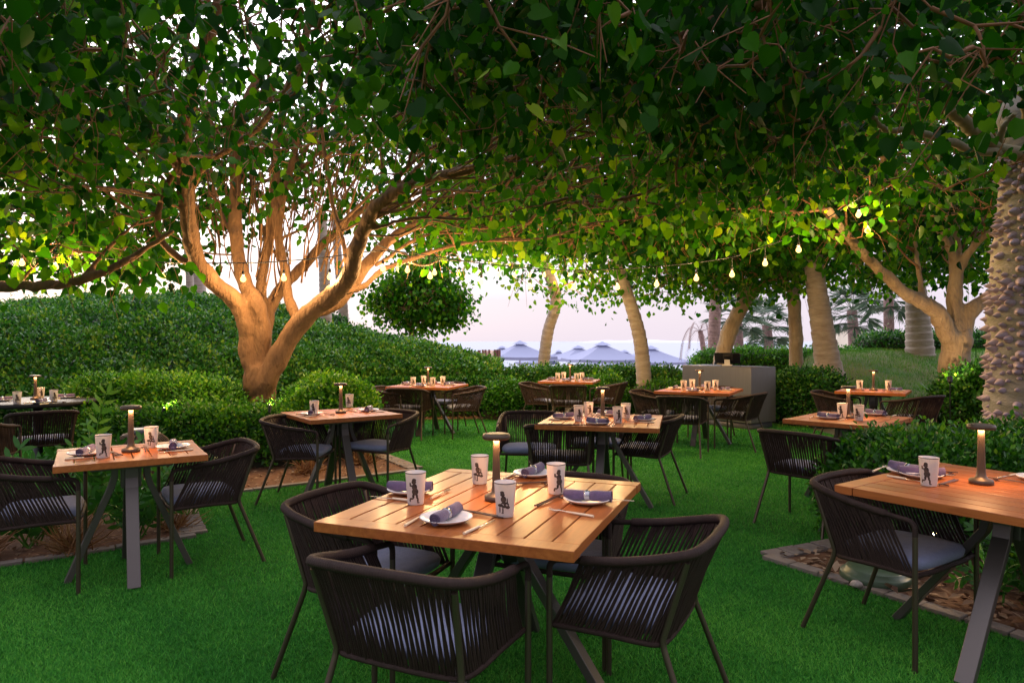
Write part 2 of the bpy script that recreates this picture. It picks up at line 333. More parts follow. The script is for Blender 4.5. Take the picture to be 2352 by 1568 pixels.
BEDL = [(-9, .5), (-2.31, 4.99), (-3.0, 6.2), (-1.03, 7.55), (-1.78, 8.74), (-2.5, 12.2), (-4.5, 11.3), (-5.0, 9.6), (-9.2, 9.2), (-9.2, 6.3), (-5.6, 6.0), (-4.2, 6.9), (-4.0, 5.9), (-6.0, 4.6), (-9, 3.2)]
# turf is laid everywhere the guests sit; the planted beds lie a hand's breadth on top of it
TURF = [(-14, -6), (9, -6), (9, 4), (4.9, 9.6), (4.9, 11.6), (3.4, 12.9), (-2.3, 12.5), (-14, 9.4)]
sheet('turf_lawn', TURF, 0.0, M['turf'])
BED1 = [(-10, -.4), (-2.31, 4.99), (-3.0, 6.2), (-1.03, 7.55), (-1.78, 8.74), (-2.45, 12.3), (-4.7, 12.0), (-4.2, 7.6), (-4.0, 5.9), (-5.5, 4.6), (-10, 2.4)]
sheet('left_planting_bed', BED1, .008, M['soil'])
BED2 = [(1.67, 4.5), (2.15, 4.73), (3.2, 5.25), (4.2, 7.2), (4.6, 9.3), (9, 10), (9, -1), (5.05, -.8), (2.458, 3.277)]
sheet('right_planting_bed', BED2, .008, M['soil'])
sheet('back_planting_bed', [(-4.7, 12.0), (-2.3, 12.3), (3.3, 12.9), (3.0, 15), (-6, 16), (-12, 12), (-12, 9.3), (-5, 9.3)], .012, M['soil'])

def inpoly(P, poly):
    x, y = P[:, 0], P[:, 1]; c = np.zeros(len(P), bool); n = len(poly)
    for i in range(n):
        (x1, y1), (x2, y2) = poly[i], poly[(i + 1) % n]
        if y1 == y2: continue
        k = ((y1 > y) != (y2 > y)) & (x < (x2 - x1) * (y - y1) / (y2 - y1) + x1); c ^= k
    return c
# turf blades: short upright blades, thinning with distance
def turf_blades():
    mb = MB(); u = rng.random(560000); Y = 2.3 * (13.0 / 2.3) ** (u ** 1.15); X = (rng.random(len(Y)) * 2 - 1) * Y * .80
    P = np.stack([X, Y], 1); k = inpoly(P, TURF) & ~inpoly(P, BED1) & ~inpoly(P, BED2); P = P[k]; n = len(P)
    h = (.009 + .009 * rng.random(n)) * (1 + P[:, 1] * .05); w = .0016 * (.8 + P[:, 1] * .22)
    th = rng.random(n) * 2 * pi; lean = rng.normal(size=(n, 2)) * .6
    b = np.c_[P, np.zeros(n)]; d = np.stack([np.cos(th), np.sin(th), 0 * th], 1) * w[:, None]
    tip = b + np.c_[lean * h[:, None], h]
    V = np.stack([b - d, b + d, tip], 1).reshape(-1, 3); F = np.arange(3 * n).reshape(-1, 3)
    patch = .42 + .20 * wob(P[:, 0], P[:, 1], .9) + .14 * wob(P[:, 0], P[:, 1], 3.1, 2)
    mb.add(V, F, np.clip(patch + rng.normal(size=n) * .22, 0, 1)); return mb
tag(turf_blades().build('turf_grass', M['blade'], smooth=False), 'short green artificial grass blades covering the terrace', 'grass', kind='stuff')

def chips(name, poly, n, smin, smax, label, zb=.012):
    P = np.array(poly); lo, hi = P.min(0), P.max(0); Q = lo + rng.random((n * 3, 2)) * (hi - lo); Q = Q[inpoly(Q, poly)]
    Q = Q[(np.abs(Q[:, 0]) < Q[:, 1] * .82) & (Q[:, 1] > 2)][:n]
    k = len(Q); nr = rvec(k) * .45 + np.array([0, 0, 1.0]); tp = rvec(k); tp[:, 2] *= .25
    mb = MB(); mb.leaves(np.c_[Q, zb + rng.random(k) * .02], tp, nr, smin + (smax - smin) * rng.random(k), LEAF_T, LEAF_F, rng.random(k))
    tag(mb.build(name, M['chip'], smooth=False), label, 'wood chips', kind='stuff')
chips('wood_chips', BED1, 9000, .02, .05, 'red-brown wood chips and soil under the left plants')
chips('wood_chips', BED2, 9000, .035, .10, 'large flaky wood chips in the right bed', .014)
chips('wood_chips', [(-4.7, 12.0), (-2.3, 12.3), (3.3, 12.9), (3.0, 14), (-6, 14)], 3000, .03, .08, 'dark bark chips under the far hedge', .016)

def edging(name, pts, label, w=.10, step=.2, one=False):
    mb = MB(); P = resample(np.array([(x, y, 0) for x, y in pts]), max(2, int(sum(hypot(pts[i + 1][0] - pts[i][0], pts[i + 1][1] - pts[i][1]) for i in range(len(pts) - 1)) / step) + 1))
    for i in range(len(P) - 1):
        a, b = P[i], P[i + 1]; L_ = np.linalg.norm(b - a); yaw = atan2(b[1] - a[1], b[0] - a[0])
        mb.box(((a + b) / 2 + [rng.normal() * .003, rng.normal() * .003, .006 + rng.normal() * .0015]).tolist(), (L_ - .008, w, .036), yaw, r=rng.random())
    o = mb.build(name, M['paver'], smooth=False, bevel=.004); return tag(o, label, 'edging')
edging('garden_edging', [(-6.5, 2.06), (-2.31, 4.99)], 'thin pale stone edging along the front of the left bed', .07, .5)
edging('garden_edging', [(-2.35, 5.02), (-3.0, 6.16)], 'wide brick pavers edging the short side of the left bed', .2, .065)
edging('garden_edging', [(-2.96, 6.2), (-1.03, 7.55)], 'thin stone edging below the two-seat table by the big tree', .07, .5)
edging('garden_edging', [(-1.07, 7.6), (-1.78, 8.74)], 'row of brick pavers running back beside the tree bed', .18, .075)
edging('garden_edging', [(1.67, 4.5), (2.458, 3.277), (3.3, 1.97)], 'long stone edging of the right bed passing under the chair', .09, .2)
edging('garden_edging', [(1.70, 4.51), (2.2, 4.75), (3.2, 5.25)], 'brick pavers edging the far side of the pointed right bed', .16, .14)

# ------------------------------------------------------------------ right grassy mound
def mound_z(X, Y):
    u = np.clip((Y - (11.6 + .10 * (X - 5))) / 5.2, 0, 1); s = u * u * (3 - 2 * u)
    w = np.clip((X - 5.7) / 2.0, 0, 1); w = w * w * (3 - 2 * w); back = np.clip((19.5 - Y) / 1.6, 0, 1)
    return (1.22 * s * w * back + .03 * wob(X, Y, 1.5)) - .02
XX, YY = np.meshgrid(np.linspace(4.2, 20, 80), np.linspace(10.8, 20, 60)); V = np.stack([XX, YY, mound_z(XX, YY)], -1).reshape(-1, 3)
i, j = np.meshgrid(np.arange(79), np.arange(59)); a = (j * 80 + i).ravel(); mb = MB(); mb.add(V, np.stack([a, a + 1, a + 81, a + 80], 1))
tag(mb.build('grass_hill', M['mound']), kind='structure')
n = 110000; X = 4.4 + rng.random(n) * 11; Y = 11.3 + rng.random(n) * 6.5; k = (X / Y > .36) & (X / Y < .80); X, Y = X[k], Y[k]; n = len(X)
nr = rvec(n); nr[:, 2] = 0; tp = rvec(n) * .5; tp[:, 2] = 1
mb = MB(); pat = np.clip(.45 + .4 * wob(X, Y, .9, 2) + rng.normal(size=n) * .2, 0, 1)
mb.leaves(np.stack([X, Y, mound_z(X, Y)], 1), tp, nr, .04 + .05 * rng.random(n), [(-.05, 0, 0), (.05, 0, 0), (0, 1, 0)], [(0, 1, 2)], pat)
tag(mb.build('mound_grass', M['drygrass'], smooth=False), 'rough green and straw-coloured grass on the right mound', 'grass', kind='stuff')

# ------------------------------------------------------------------ hedges and bushes
def leafy(mb, P, Nn, size, spread=.05, T=LEAF_T, F=LEAF_F, tone=.45, tvar=.22, up=.3):
    n = len(P); d = rvec(n) * .9 + Nn * .7; d[:, 2] += up
    nr = Nn + rvec(n) * .8; off = np.abs(rng.normal(size=n)) * spread - spread * .4
    clump = wob(P[:, 0] * 1.3 + P[:, 2] * 2, P[:, 1] * 1.3 - P[:, 2], 1.6, 1.1)
    r = np.clip(tone + .22 * clump + rng.normal(size=n) * tvar, 0, 1)
    mb.leaves(P + Nn * off[:, None] + rvec(n) * spread * .3, d, nr, size * (.7 + .6 * rng.random(n)), T, F, r)

def strip_hedge(name, path, width, height, nleaf, leaf, label, m='hedge', rough=.06, tone=.45, z0=0.0, cat='hedge', group=None, ph=0.0, sprigs=40, zbase=None):
    """clipped hedge along a path: rounded inverted-U section, bumpy; returns thing with core + foliage"""
    t = thing(name, label, cat, (path[0][0], path[0][1], 0), 0, group); o0 = np.array([path[0][0], path[0][1], 0])
    P = resample(spline([(x, y, 0) for x, y in path], 6), 60); T = np.gradient(P, axis=0); T /= np.linalg.norm(T, axis=1)[:, None]; S = np.stack([T[:, 1], -T[:, 0], 0 * T[:, 0]], 1)
    def surf(s, v, inset=0.0):
        q = s * (len(P) - 1); i0 = np.clip(q.astype(int), 0, len(P) - 2); f = (q - i0)[:, None]
        p = P[i0] * (1 - f) + P[i0 + 1] * f; sd = S[i0]; e = np.clip(np.minimum(s, 1 - s) * np.linalg.norm(P[-1] - P[0]) / (width * .5), 0, 1); ef = np.sqrt(1 - (1 - e) ** 2 + 1e-6)
        ang = (v - .5) * pi; sx_ = np.sign(np.sin(ang)) * np.abs(np.sin(ang)) ** .55; cz = np.abs(np.cos(ang)) ** .45
        b = 1 + rough * 1.6 * wob(p[:, 0] * 2 + sx_ * 1.3, p[:, 1] * 2 + cz * 2, 1.2, ph)
        w = (width / 2 * b - inset) * (.25 + .75 * ef); h = (height * (1 + rough * wob(p[:, 0], p[:, 1], 2.0, ph + 2)) - inset) * (.55 + .45 * ef)
        zb = z0 if zbase is None else zbase(p[:, 0], p[:, 1])
        return p + sd * (sx_ * w)[:, None] + np.stack([0 * h, 0 * h, h * cz + zb], 1) - o0
    gs, gv = np.meshgrid(np.linspace(0.001, .999, 60), np.linspace(0, 1, 21)); C = surf(gs.ravel(), gv.ravel(), .05); mb = MB()
    i, j = np.meshgrid(np.arange(59), np.arange(20)); a = (j * 60 + i).ravel(); mb.add(C, np.stack([a, a + 60, a + 61, a + 1], 1)); mb.build('shade_core', M['shade_core'], t)
    s = rng.random(nleaf); v = rng.random(nleaf); A = surf(s, v); B = surf(np.clip(s + .004, 0, 1), v); Cc = surf(s, np.clip(v + .01, 0, 1))
    Nn = np.cross(Cc - A, B - A); Nn /= np.linalg.norm(Nn, axis=1)[:, None] + 1e-9; mid = A * 0; mid[:, 2] = 1; Nn = np.where((Nn[:, 2:3] < -.3), -Nn, Nn)
    mb = MB(); leafy(mb, A, Nn, leaf, leaf * 1.1, tone=tone)
    for _ in range(sprigs):
        c = surf(np.array([rng.random()]), np.array([.25 + .5 * rng.random()]))[0]; q = 7
        pp = c + np.c_[rng.normal(size=(q, 2)) * leaf * .5, np.linspace(0, leaf * 3.0, q)]; leafy(mb, pp, np.tile([0, 0, 1.], (q, 1)), leaf, .004, tone=tone + .1)
    mb.build('foliage', M[m], t); return t

# the big planted bank on the left
crest_px = [(-500, 728, 16), (-100, 720, 16), (120, 702, 16), (300, 691, 16), (450, 688, 16), (600, 698, 16), (700, 735, 15.8), (760, 759, 15.5), (850, 776, 15), (950, 791, 14.7), (1050, 815, 14.3), (1100, 832, 14), (1150, 840, 13.9)]
cr = np.array([atY(*c) for c in crest_px]); X0, X1 = cr[0, 0], cr[-1, 0]
def bank(X, Y):
    zc = np.interp(X, cr[:, 0], cr[:, 2]); yc = np.interp(X, cr[:, 0], cr[:, 1]); yf = np.interp(X, [-9, -5, -3.9, -3.0, 0], [9.5, 9.7, 11.2, 12.5, 13.0])
    z0 = np.interp(X, [-9, -5, -3, 0], [.55, .5, .72, .72]); u = np.clip((Y - yf) / (yc - yf), 0, 1); face = np.clip((Y - yf) / .18, 0, 1) ** .5
    z = z0 * face + (zc - z0) * (1 - (1 - u) ** 1.7) * face; back = np.clip((Y - yc) / 1.5, 0, 1); z = z * (1 - back ** 2)
    return z + (.10 * wob(X * 1.2, Y * 1.2, 1.1) + .04 * wob(X * 4, Y * 4, 1.3, 2)) * face * (1 - back)
t = thing('planted_bank', 'large clipped dark green bank of shrubs rising behind the tree and round table', 'hedge', (-6, 13, 0)); o0 = np.array([-6, 13, 0])
gx = np.linspace(X0, X1, 150); gv = np.linspace(0, 1, 70); XX, UU = np.meshgrid(gx, gv); yf = np.interp(XX, [-9, -5, -3.9, -3.0, 0], [9.5, 9.7, 11.2, 12.5, 13.0]); yc = np.interp(XX, cr[:, 0], cr[:, 1]) + 1.5
YY = yf + (yc - yf) * UU ** 1.3; V = np.stack([XX, YY + .05, bank(XX, YY) - .05], -1).reshape(-1, 3) - o0
i, j = np.meshgrid(np.arange(149), np.arange(69)); a = (j * 150 + i).ravel(); mb = MB(); mb.add(V, np.stack([a, a + 1, a + 151, a + 150], 1)); mb.build('shade_core', M['shade_core'], t)
n = 210000; X = X0 + 3 + rng.random(n) * (X1 - X0 - 3); u = rng.random(n); yf = np.interp(X, [-9, -5, -3.9, -3.0, 0], [9.5, 9.7, 11.2, 12.5, 13.0]); yc = np.interp(X, cr[:, 0], cr[:, 1])
Y = yf + (yc + .3 - yf) * u ** 1.15; k = np.abs(X) < Y * .80; X, Y = X[k], Y[k]; e = .04; Z = bank(X, Y); gxn = (bank(X + e, Y) - Z) / e; gyn = np.clip((bank(X, Y + e) - Z) / e, -4, 4)
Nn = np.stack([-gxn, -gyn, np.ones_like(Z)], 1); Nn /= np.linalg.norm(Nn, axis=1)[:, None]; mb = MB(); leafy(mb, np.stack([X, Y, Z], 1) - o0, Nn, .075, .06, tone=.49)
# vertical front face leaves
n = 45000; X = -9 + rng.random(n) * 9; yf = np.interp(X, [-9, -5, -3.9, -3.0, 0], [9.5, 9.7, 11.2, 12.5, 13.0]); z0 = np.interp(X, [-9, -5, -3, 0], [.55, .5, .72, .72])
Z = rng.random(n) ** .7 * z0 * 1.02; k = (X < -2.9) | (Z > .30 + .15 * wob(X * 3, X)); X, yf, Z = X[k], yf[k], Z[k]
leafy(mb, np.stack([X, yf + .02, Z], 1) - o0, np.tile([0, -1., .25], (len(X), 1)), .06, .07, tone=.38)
for _ in range(420):                  # stray shoots the shears have missed
    x = rng.uniform(X0 + 4, X1); yf_ = float(np.interp(x, [-9, -5, -3.9, -3.0, 0], [9.5, 9.7, 11.2, 12.5, 13.0])); yc_ = float(np.interp(x, cr[:, 0], cr[:, 1])); y = yf_ + (yc_ - yf_) * rng.random() ** .5; q = rng.integers(5, 10)
    z_ = float(bank(np.array([x]), np.array([y]))[0]); pp = np.array([x, y, z_]) - o0 + np.c_[rng.normal(size=(q, 2)) * .03, np.linspace(0, rng.uniform(.10, .26), q)]; leafy(mb, pp, np.tile([0, 0, 1.], (q, 1)), .07, .004, tone=.55)
mb.build('foliage', M['hedge'], t)
mb = MB()
for q in range(70):                                    # bare brown stems under the far half
    x = -2.9 + rng.random() * 2.9; y = 12.95 + rng.random() * .5; p = [(x, y, 0)]
    for s in range(3): p.append((p[-1][0] + rng.normal() * .09, p[-1][1] + rng.normal() * .05, p[-1][2] + .17))
    mb.tube(np.array(p) - o0, [.014, .011, .008, .005], 5, cap=False)
mb.build('stems', M['barkdark'], t)

strip_hedge('clipped_hedge', [(-.35, 13.7), (1.2, 13.9), (2.5, 13.8), (3.6, 13.6)], .9, .80, 34000, .062, 'low clipped hedge in front of the beach parasols', tone=.42, ph=.3)
strip_hedge('clipped_hedge', [(4.6, 17.6), (6.0, 17.4), (7.6, 17.3), (9.2, 17.3)], 1.0, 1.15, 16000, .07, 'yellow-green hedge behind the steel counter', m='bush', tone=.36, ph=1.3, sprigs=20)
strip_hedge('clipped_hedge', [(9.0, 17.6), (10.6, 17.8), (12.4, 18.0), (14.5, 18.2)], 1.0, .58, 12000, .07, 'dark hedge along the crest of the grassy mound', tone=.35, ph=2.3, sprigs=40, zbase=lambda x, y: 0 * x + 1.0)
strip_hedge('leafy_shrub', [(4.75, 12.4), (5.1, 11.9), (5.35, 11.3)], 1.1, .86, 12000, .06, 'rounded green shrub just right of the steel counter', tone=.42, ph=3.1, cat='shrub')
strip_hedge('leafy_shrub', [(2.35, 12.85), (2.9, 13.0), (3.4, 12.9)], .6, .55, 7000, .06, 'light green shrub at the foot of the ringed palm trunk', m='bush', tone=.45, ph=4.1, cat='shrub')
strip_hedge('leafy_shrub', [(1.35, 12.9), (1.8, 12.95), (2.1, 12.9)], .5, .66, 5000, .06, 'small bright shrub behind the farthest table', m='bush', tone=.42, ph=5.1, cat='shrub')
strip_hedge('leafy_shrub', [(-.55, 12.6), (-.05, 12.7), (.3, 12.6)], .6, .58, 7000, .055, 'loose shrub between the two far tables', m='bush', tone=.3, ph=6.1, cat='shrub')
strip_hedge('leafy_shrub', [(-5.7, 9.0), (-4.9, 8.8), (-4.2, 8.65), (-3.45, 8.6)], 1.0, .90, 30000, .05, 'bright green bush left of the big tree trunk', m='bush', tone=.50, ph=7.1, cat='shrub', sprigs=120)
strip_hedge('leafy_shrub', [(-2.75, 8.3), (-2.3, 8.6), (-1.95, 9.0)], 1.1, .88, 24000, .05, 'bright green bush right of the big tree trunk', m='bush', tone=.54, ph=8.1, cat='shrub', sprigs=120)
strip_hedge('leafy_shrub', [(-5.2, 8.1), (-4.3, 7.9), (-3.4, 7.95), (-2.4, 8.2)], .85, .60, 26000, .05, 'low green bush spreading in front of the big tree trunk', m='bush', tone=.42, ph=9.1, cat='shrub', sprigs=100)
strip_hedge('leafy_shrub', [(2.30, 4.78), (2.9, 4.85), (3.6, 5.05), (4.6, 5.3), (5.6, 5.4)], .95, .70, 42000, .045, 'clipped glossy bush hiding part of the chair at right', m='bush', tone=.28, ph=10.1, cat='shrub', sprigs=120)
strip_hedge('leafy_shrub', [(6.2, 9.9), (6.9, 9.7), (7.6, 9.4)], .9, .95, 12000, .07, 'dark shrub around the foot of the forked tree', m='bush', tone=.25, ph=11.1, cat='shrub')
strip_hedge('leafy_shrub', [(-6.1, 18.5), (-5.2, 18.6), (-4.4, 18.6)], 1.3, 2.05, 9000, .09, 'dark rounded shrub beyond the crest of the bank', tone=.2, ph=12.1, cat='shrub')
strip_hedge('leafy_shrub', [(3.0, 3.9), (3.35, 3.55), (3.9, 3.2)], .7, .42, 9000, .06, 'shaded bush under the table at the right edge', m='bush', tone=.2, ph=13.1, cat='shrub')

# ------------------------------------------------------------------ trees
LEAN = np.array([0, 0, -1.0])
def limb(mb, pts, r0, r1, n=10, wig=.02, k=7):
    P = spline(pts, k); K = len(P); rad = np.linspace(r0, r1, K); rad = rad * (1 + .05 * np.sin(np.arange(K) * .8 + pts[0][0]) + .012 * rng.normal(size=K))
    P = P + rng.normal(size=P.shape) * wig * .3; mb.tube(P, rad, n, cap=True); return P, rad

def crown(t, o0, nodes, centres, leaves_per, lsize, twig_r=.010, tone=.45, twig_every=1, spread=.28, hang=.7, heart=True, sub=2, extra=0, bias=(0, 0, .25)):
    """connect leaf clusters to the limbs by twigs (nearest node), fill clusters with leaves"""
    nodes = [np.asarray(n_, float) for n_ in nodes]; NP = np.array(nodes); cen = np.asarray(centres)
    d = np.sqrt(((cen[:, None] - NP[None]) ** 2).sum(-1)).min(1); order = np.argsort(d); tw = MB(); allP = np.zeros((len(NP) + len(cen) * 3, 3)); allP[:len(NP)] = NP; cnt = len(NP)
    for q in order:
        c = cen[q]; D = ((allP[:cnt] - c) ** 2).sum(1) + np.where(allP[:cnt, 2] > c[2] + .4, .5, 0); a = allP[D.argmin()]; L_ = np.linalg.norm(c - a)
        if L_ < .05: continue
        b = a * .66 + c * .34 + rng.normal(size=3) * L_ * .07 + [0, 0, -.04 * L_]; b2 = a * .33 + c * .67 + rng.normal(size=3) * L_ * .09 + [0, 0, .05 * L_]
        allP[cnt] = b; allP[cnt + 1] = b2; allP[cnt + 2] = c; cnt += 3
        if q % twig_every == 0: tw.tube([a, b, b2, c], [twig_r * (1 + .5 * L_), twig_r, twig_r * .8, twig_r * .5], 4, cap=False, r=rng.random())
        for s in range(sub):
            e = c + rng.normal(size=3) * spread * .8 + [0, 0, -.1]; tw.tube([b2, (b2 + e) / 2 + rng.normal(size=3) * .04, e], [twig_r * .5, twig_r * .4, twig_r * .25], 3, cap=False)
    xb = MB()
    for q in range(extra):                      # long bare inner boughs
        a = NP[rng.integers(len(NP))]
        if a[2] < 2.5: continue
        d = unit(unit([a[0] - o0[0], a[1] - o0[1], .25]) + rng.normal(size=3) * [.55, .55, .35] + np.array(bias)); L_ = 1.0 + 1.8 * rng.random(); P = [a]; d[2] = max(d[2], .05)
        for k in range(5): P.append(P[-1] + d * L_ / 5 + rng.normal(size=3) * .07 + [0, 0, .02])
        xb.tube(spline(np.array(P) - o0, 3), np.linspace(.012 + .014 * rng.random(), .005, 16), 5, cap=False)
    if extra: xb.build('boughs', M['bark'], t)
    lv = MB(); n = len(cen) * leaves_per; C = np.repeat(cen, leaves_per, 0); off = rng.normal(size=(n, 3)) * spread * np.array([1, 1, .75]); P = C + off
    tip = rvec(n) * .6 + off / (spread + 1e-6) * .15; tip[:, 2] -= hang; nr = rvec(n) * .8; nr[:, :2] += rng.normal(size=(n, 2)) * .5; nr[:, 2] += .35
    r = np.clip(tone + np.repeat(rng.normal(size=len(cen)) * .12, leaves_per) + rng.normal(size=n) * .17, 0, 1)
    lv.leaves(P - o0, tip, nr, lsize * (.45 + .85 * rng.random(n) ** .8), HEART_T if heart else LEAF_T, HEART_F if heart else LEAF_F, r)
    for k in (3, 4): pass
    for a_ in range(len(tw.V)): tw.V[a_] = tw.V[a_] - o0
    tw.build('twigs', M['barkdark'], t); lv.build('crown', M['leaf'], t)

OPEN = [(1205, 1290, 575, 730, 17, .85), (1392, 1490, 590, 760, 13, .85), (1796, 1850, 655, 760, 15.5, .9), (1850, 1912, 640, 790, 13, .9), (1690, 1760, 640, 760, 16, .8), (860, 1440, 585, 672, 17.5, .72), (1440, 1850, 545, 662, 9.7, .8), (1950, 2010, 470, 545, 8.8, .95), (20, 400, 585, 650, 8.8, .6)]
def canopy_pts(n, xr, yr, zr, dens=None, bottom=None):   # the gardener keeps the lights and the palm trunks clear
    out = []
    while len(out) < n:
        p = np.array([xr[0] + rng.random() * (xr[1] - xr[0]), yr[0] + rng.random() * (yr[1] - yr[0]), zr[0] + (zr[1] - zr[0]) * rng.random() ** 1.3])
        if dens is not None and rng.random() > dens(p): continue
        qx, qy = 1176 + p[0] / p[1] * FL, 784 - (p[2] - CH) / p[1] * FL
        if any(a < qx < b and c < qy < d and p[1] < Y_ and rng.random() < k for a, b, c, d, Y_, k in OPEN): continue
        if bottom is not None and p[2] < bottom(p): continue
        out.append(p)
    return np.array(out)
def pxl(pts): return [atY(*p) for p in pts]

def fuse(o, v=.024):                  # limbs grow out of the trunk as one skin
    r = o.modifiers.new('fuse', 'REMESH'); r.mode = 'VOXEL'; r.voxel_size = v; r.use_smooth_shade = True
    q = o.modifiers.new('soften', 'SMOOTH'); q.factor = .6; q.iterations = 5
    tx = bpy.data.textures.get('bark_relief') or bpy.data.textures.new('bark_relief', 'CLOUDS'); tx.noise_scale = .16; tx.noise_depth = 3
    d = o.modifiers.new('relief', 'DISPLACE'); d.texture = tx; d.strength = .016; d.mid_level = .5
# main tree by the bright bushes
t = thing('big_tree', 'large spreading tree with warm-lit many-limbed trunk rising from the bright bushes', 'tree', (-3.33, 9.0, 0)); o0 = np.array([-3.33, 9.0, 0]); mb = MB(); nodes = []
trunk = [(-3.36, 9, 0), atY(598, 950, 9), atY(597, 880, 9), atY(600, 838, 9)]
P, _ = limb(mb, trunk, .215, .20, 16)
A_limbs = [
    ([(592, 880, 9), (572, 810, 8.95), (566, 745, 8.9), (540, 690, 8.8), (490, 648, 8.6), (450, 590, 8.4), (432, 500, 8.2), (425, 400, 8.0), (424, 300, 7.8), (440, 190, 7.6), (475, 100, 7.4), (515, -20, 7.2)], .15, .085),
    ([(520, 668, 8.7), (490, 640, 8.6), (450, 612, 8.5), (400, 585, 8.4), (362, 530, 8.3), (378, 440, 8.2), (410, 380, 8.1)], .07, .045),
    ([(600, 860, 9), (603, 760, 8.95), (590, 700, 8.9), (560, 640, 9.0), (545, 560, 9.1), (540, 430, 9.2), (548, 300, 9.2), (600, 160, 9.2)], .14, .08),
    ([(606, 840, 9.1), (612, 740, 9.2), (640, 670, 9.4), (690, 620, 9.6), (760, 545, 9.9), (850, 470, 10.2), (960, 410, 10.4)], .12, .06),
    ([(604, 760, 9.1), (600, 660, 9.2), (615, 560, 9.3), (630, 440, 9.3), (640, 300, 9.3), (690, 140, 9.2), (720, 0, 9.0)], .09, .06),
    ([(606, 890, 8.95), (645, 810, 8.8), (690, 740, 8.7), (760, 680, 8.5), (800, 640, 8.4), (815, 590, 8.3), (835, 530, 8.2), (870, 470, 8.0), (960, 420, 7.8), (1080, 390, 7.6), (1220, 350, 7.4), (1330, 290, 7.2)], .175, .045),
    ([(640, 820, 8.9), (700, 730, 9.0), (780, 690, 9.2), (850, 600, 9.4), (930, 530, 9.6), (1080, 480, 9.7), (1250, 430, 9.8), (1420, 370, 9.8)], .14, .045),
    ([(790, 670, 8.9), (840, 655, 9.0), (880, 620, 9.1), (960, 590, 9.2), (1060, 560, 9.3), (1200, 545, 9.4)], .06, .03),
    ([(690, 745, 9.0), (665, 690, 9.1), (655, 620, 9.2), (640, 520, 9.3), (665, 400, 9.3), (700, 260, 9.2)], .09, .05),
    ([(425, 470, 8.2), (470, 380, 8.0), (540, 335, 7.7), (600, 290, 7.4), (640, 230, 7.1), (690, 150, 6.9)], .06, .035),
    ([(430, 420, 8.0), (330, 300, 7.6), (200, 280, 7.2), (60, 250, 6.9), (-60, 240, 6.6)], .045, .03),
    ([(850, 500, 8.2), (980, 440, 8.4), (1120, 440, 8.6), (1280, 400, 8.6), (1420, 330, 8.4)], .045, .018),
    ([(835, 530, 8.2), (960, 500, 8.0), (1100, 500, 7.9), (1250, 470, 7.8), (1420, 460, 7.7)], .04, .015),
    ([(870, 470, 8.0), (950, 370, 7.8), (1080, 290, 7.5), (1220, 220, 7.1)], .05, .018),
    ([(900, 450, 7.9), (1000, 350, 8.2), (1150, 320, 8.4), (1330, 260, 8.4), (1500, 240, 8.2)], .04, .015),
    ([(860, 610, 9.3), (980, 540, 9.5), (1120, 520, 9.6), (1300, 500, 9.6), (1500, 470, 9.5)], .04, .014),
    ([(930, 530, 9.6), (1040, 450, 9.8), (1180, 390, 9.9), (1340, 360, 9.9)], .04, .016),
    ([(545, 560, 9.1), (500, 470, 9.2), (480, 340, 9.2), (500, 200, 9.0)], .045, .02), ([(615, 560, 9.3), (580, 430, 9.4), (585, 300, 9.5), (620, 150, 9.5)], .04, .02),
    ([(655, 620, 9.2), (600, 520, 9.4), (575, 400, 9.5)], .03, .012), ([(665, 400, 9.3), (730, 300, 9.4), (800, 180, 9.4), (860, 40, 9.2)], .04, .018),
    ([(800, 640, 8.5), (790, 560, 8.6), (760, 450, 8.6), (740, 300, 8.5), (735, 150, 8.2)], .05, .03),
]
for p, a, b in A_limbs:
    Q, _ = limb(mb, pxl(p), a * .84, b * .84, 12); nodes += list(Q[len(Q) // 4:])
for a_ in range(len(mb.V)): mb.V[a_] = mb.V[a_] - o0
fuse(mb.build('trunk', M['bark'], t))
shoots = MB()
for q in range(85):                   # thin upright water shoots between the limbs
    px_, Yq = rng.uniform(455, 800), rng.uniform(8.9, 9.9); py_ = rng.uniform(480, 690) - abs(px_ - 600) * .25; p0 = np.array(atY(px_, py_, Yq)); P = [p0]; dr = np.array([(px_ - 600) / 600 + rng.normal() * .12, rng.normal() * .1, 1.0])
    for k in range(5): P.append(P[-1] + dr * (.22 + .2 * rng.random()) + rng.normal(size=3) * .04)
    shoots.tube(spline(np.array(P) - o0, 3), np.linspace(.008 + .008 * rng.random(), .003, 16), 5, cap=False)
shoots.build('shoots', M['bark'], t)
def hole(p):   # more open on the left, where the sky shows through
    px = 1176 + p[0] / p[1] * FL; py = 784 - (p[2] - CH) / p[1] * FL
    d = 1.0
    if px < 430 and 120 < py < 560: d = .40
    if 400 <= px < 900: d = (.12 if p[1] < 8.9 else (.95 if py < 330 else .62)) if py < 520 else .16
    if 900 <= px < 1500 and 260 < py: d = .28 if p[1] < 9.4 else .6
    if px < 400 and py <= 120: d = .7
    return d
def bot(p): return 2.85 + .25 * wob(p[0] * 1.1, p[1] * 1.1, 1.0) + (.25 if 430 < 1176 + p[0] / p[1] * FL < 900 else 0)
cen = canopy_pts(1250, (-8.5, 2.2), (4.6, 12.5), (2.7, 6.2), hole, bot)
crown(t, o0, nodes, cen, 21, .096, tone=.42, extra=170, twig_r=.011, bias=(.3, 0, .1))

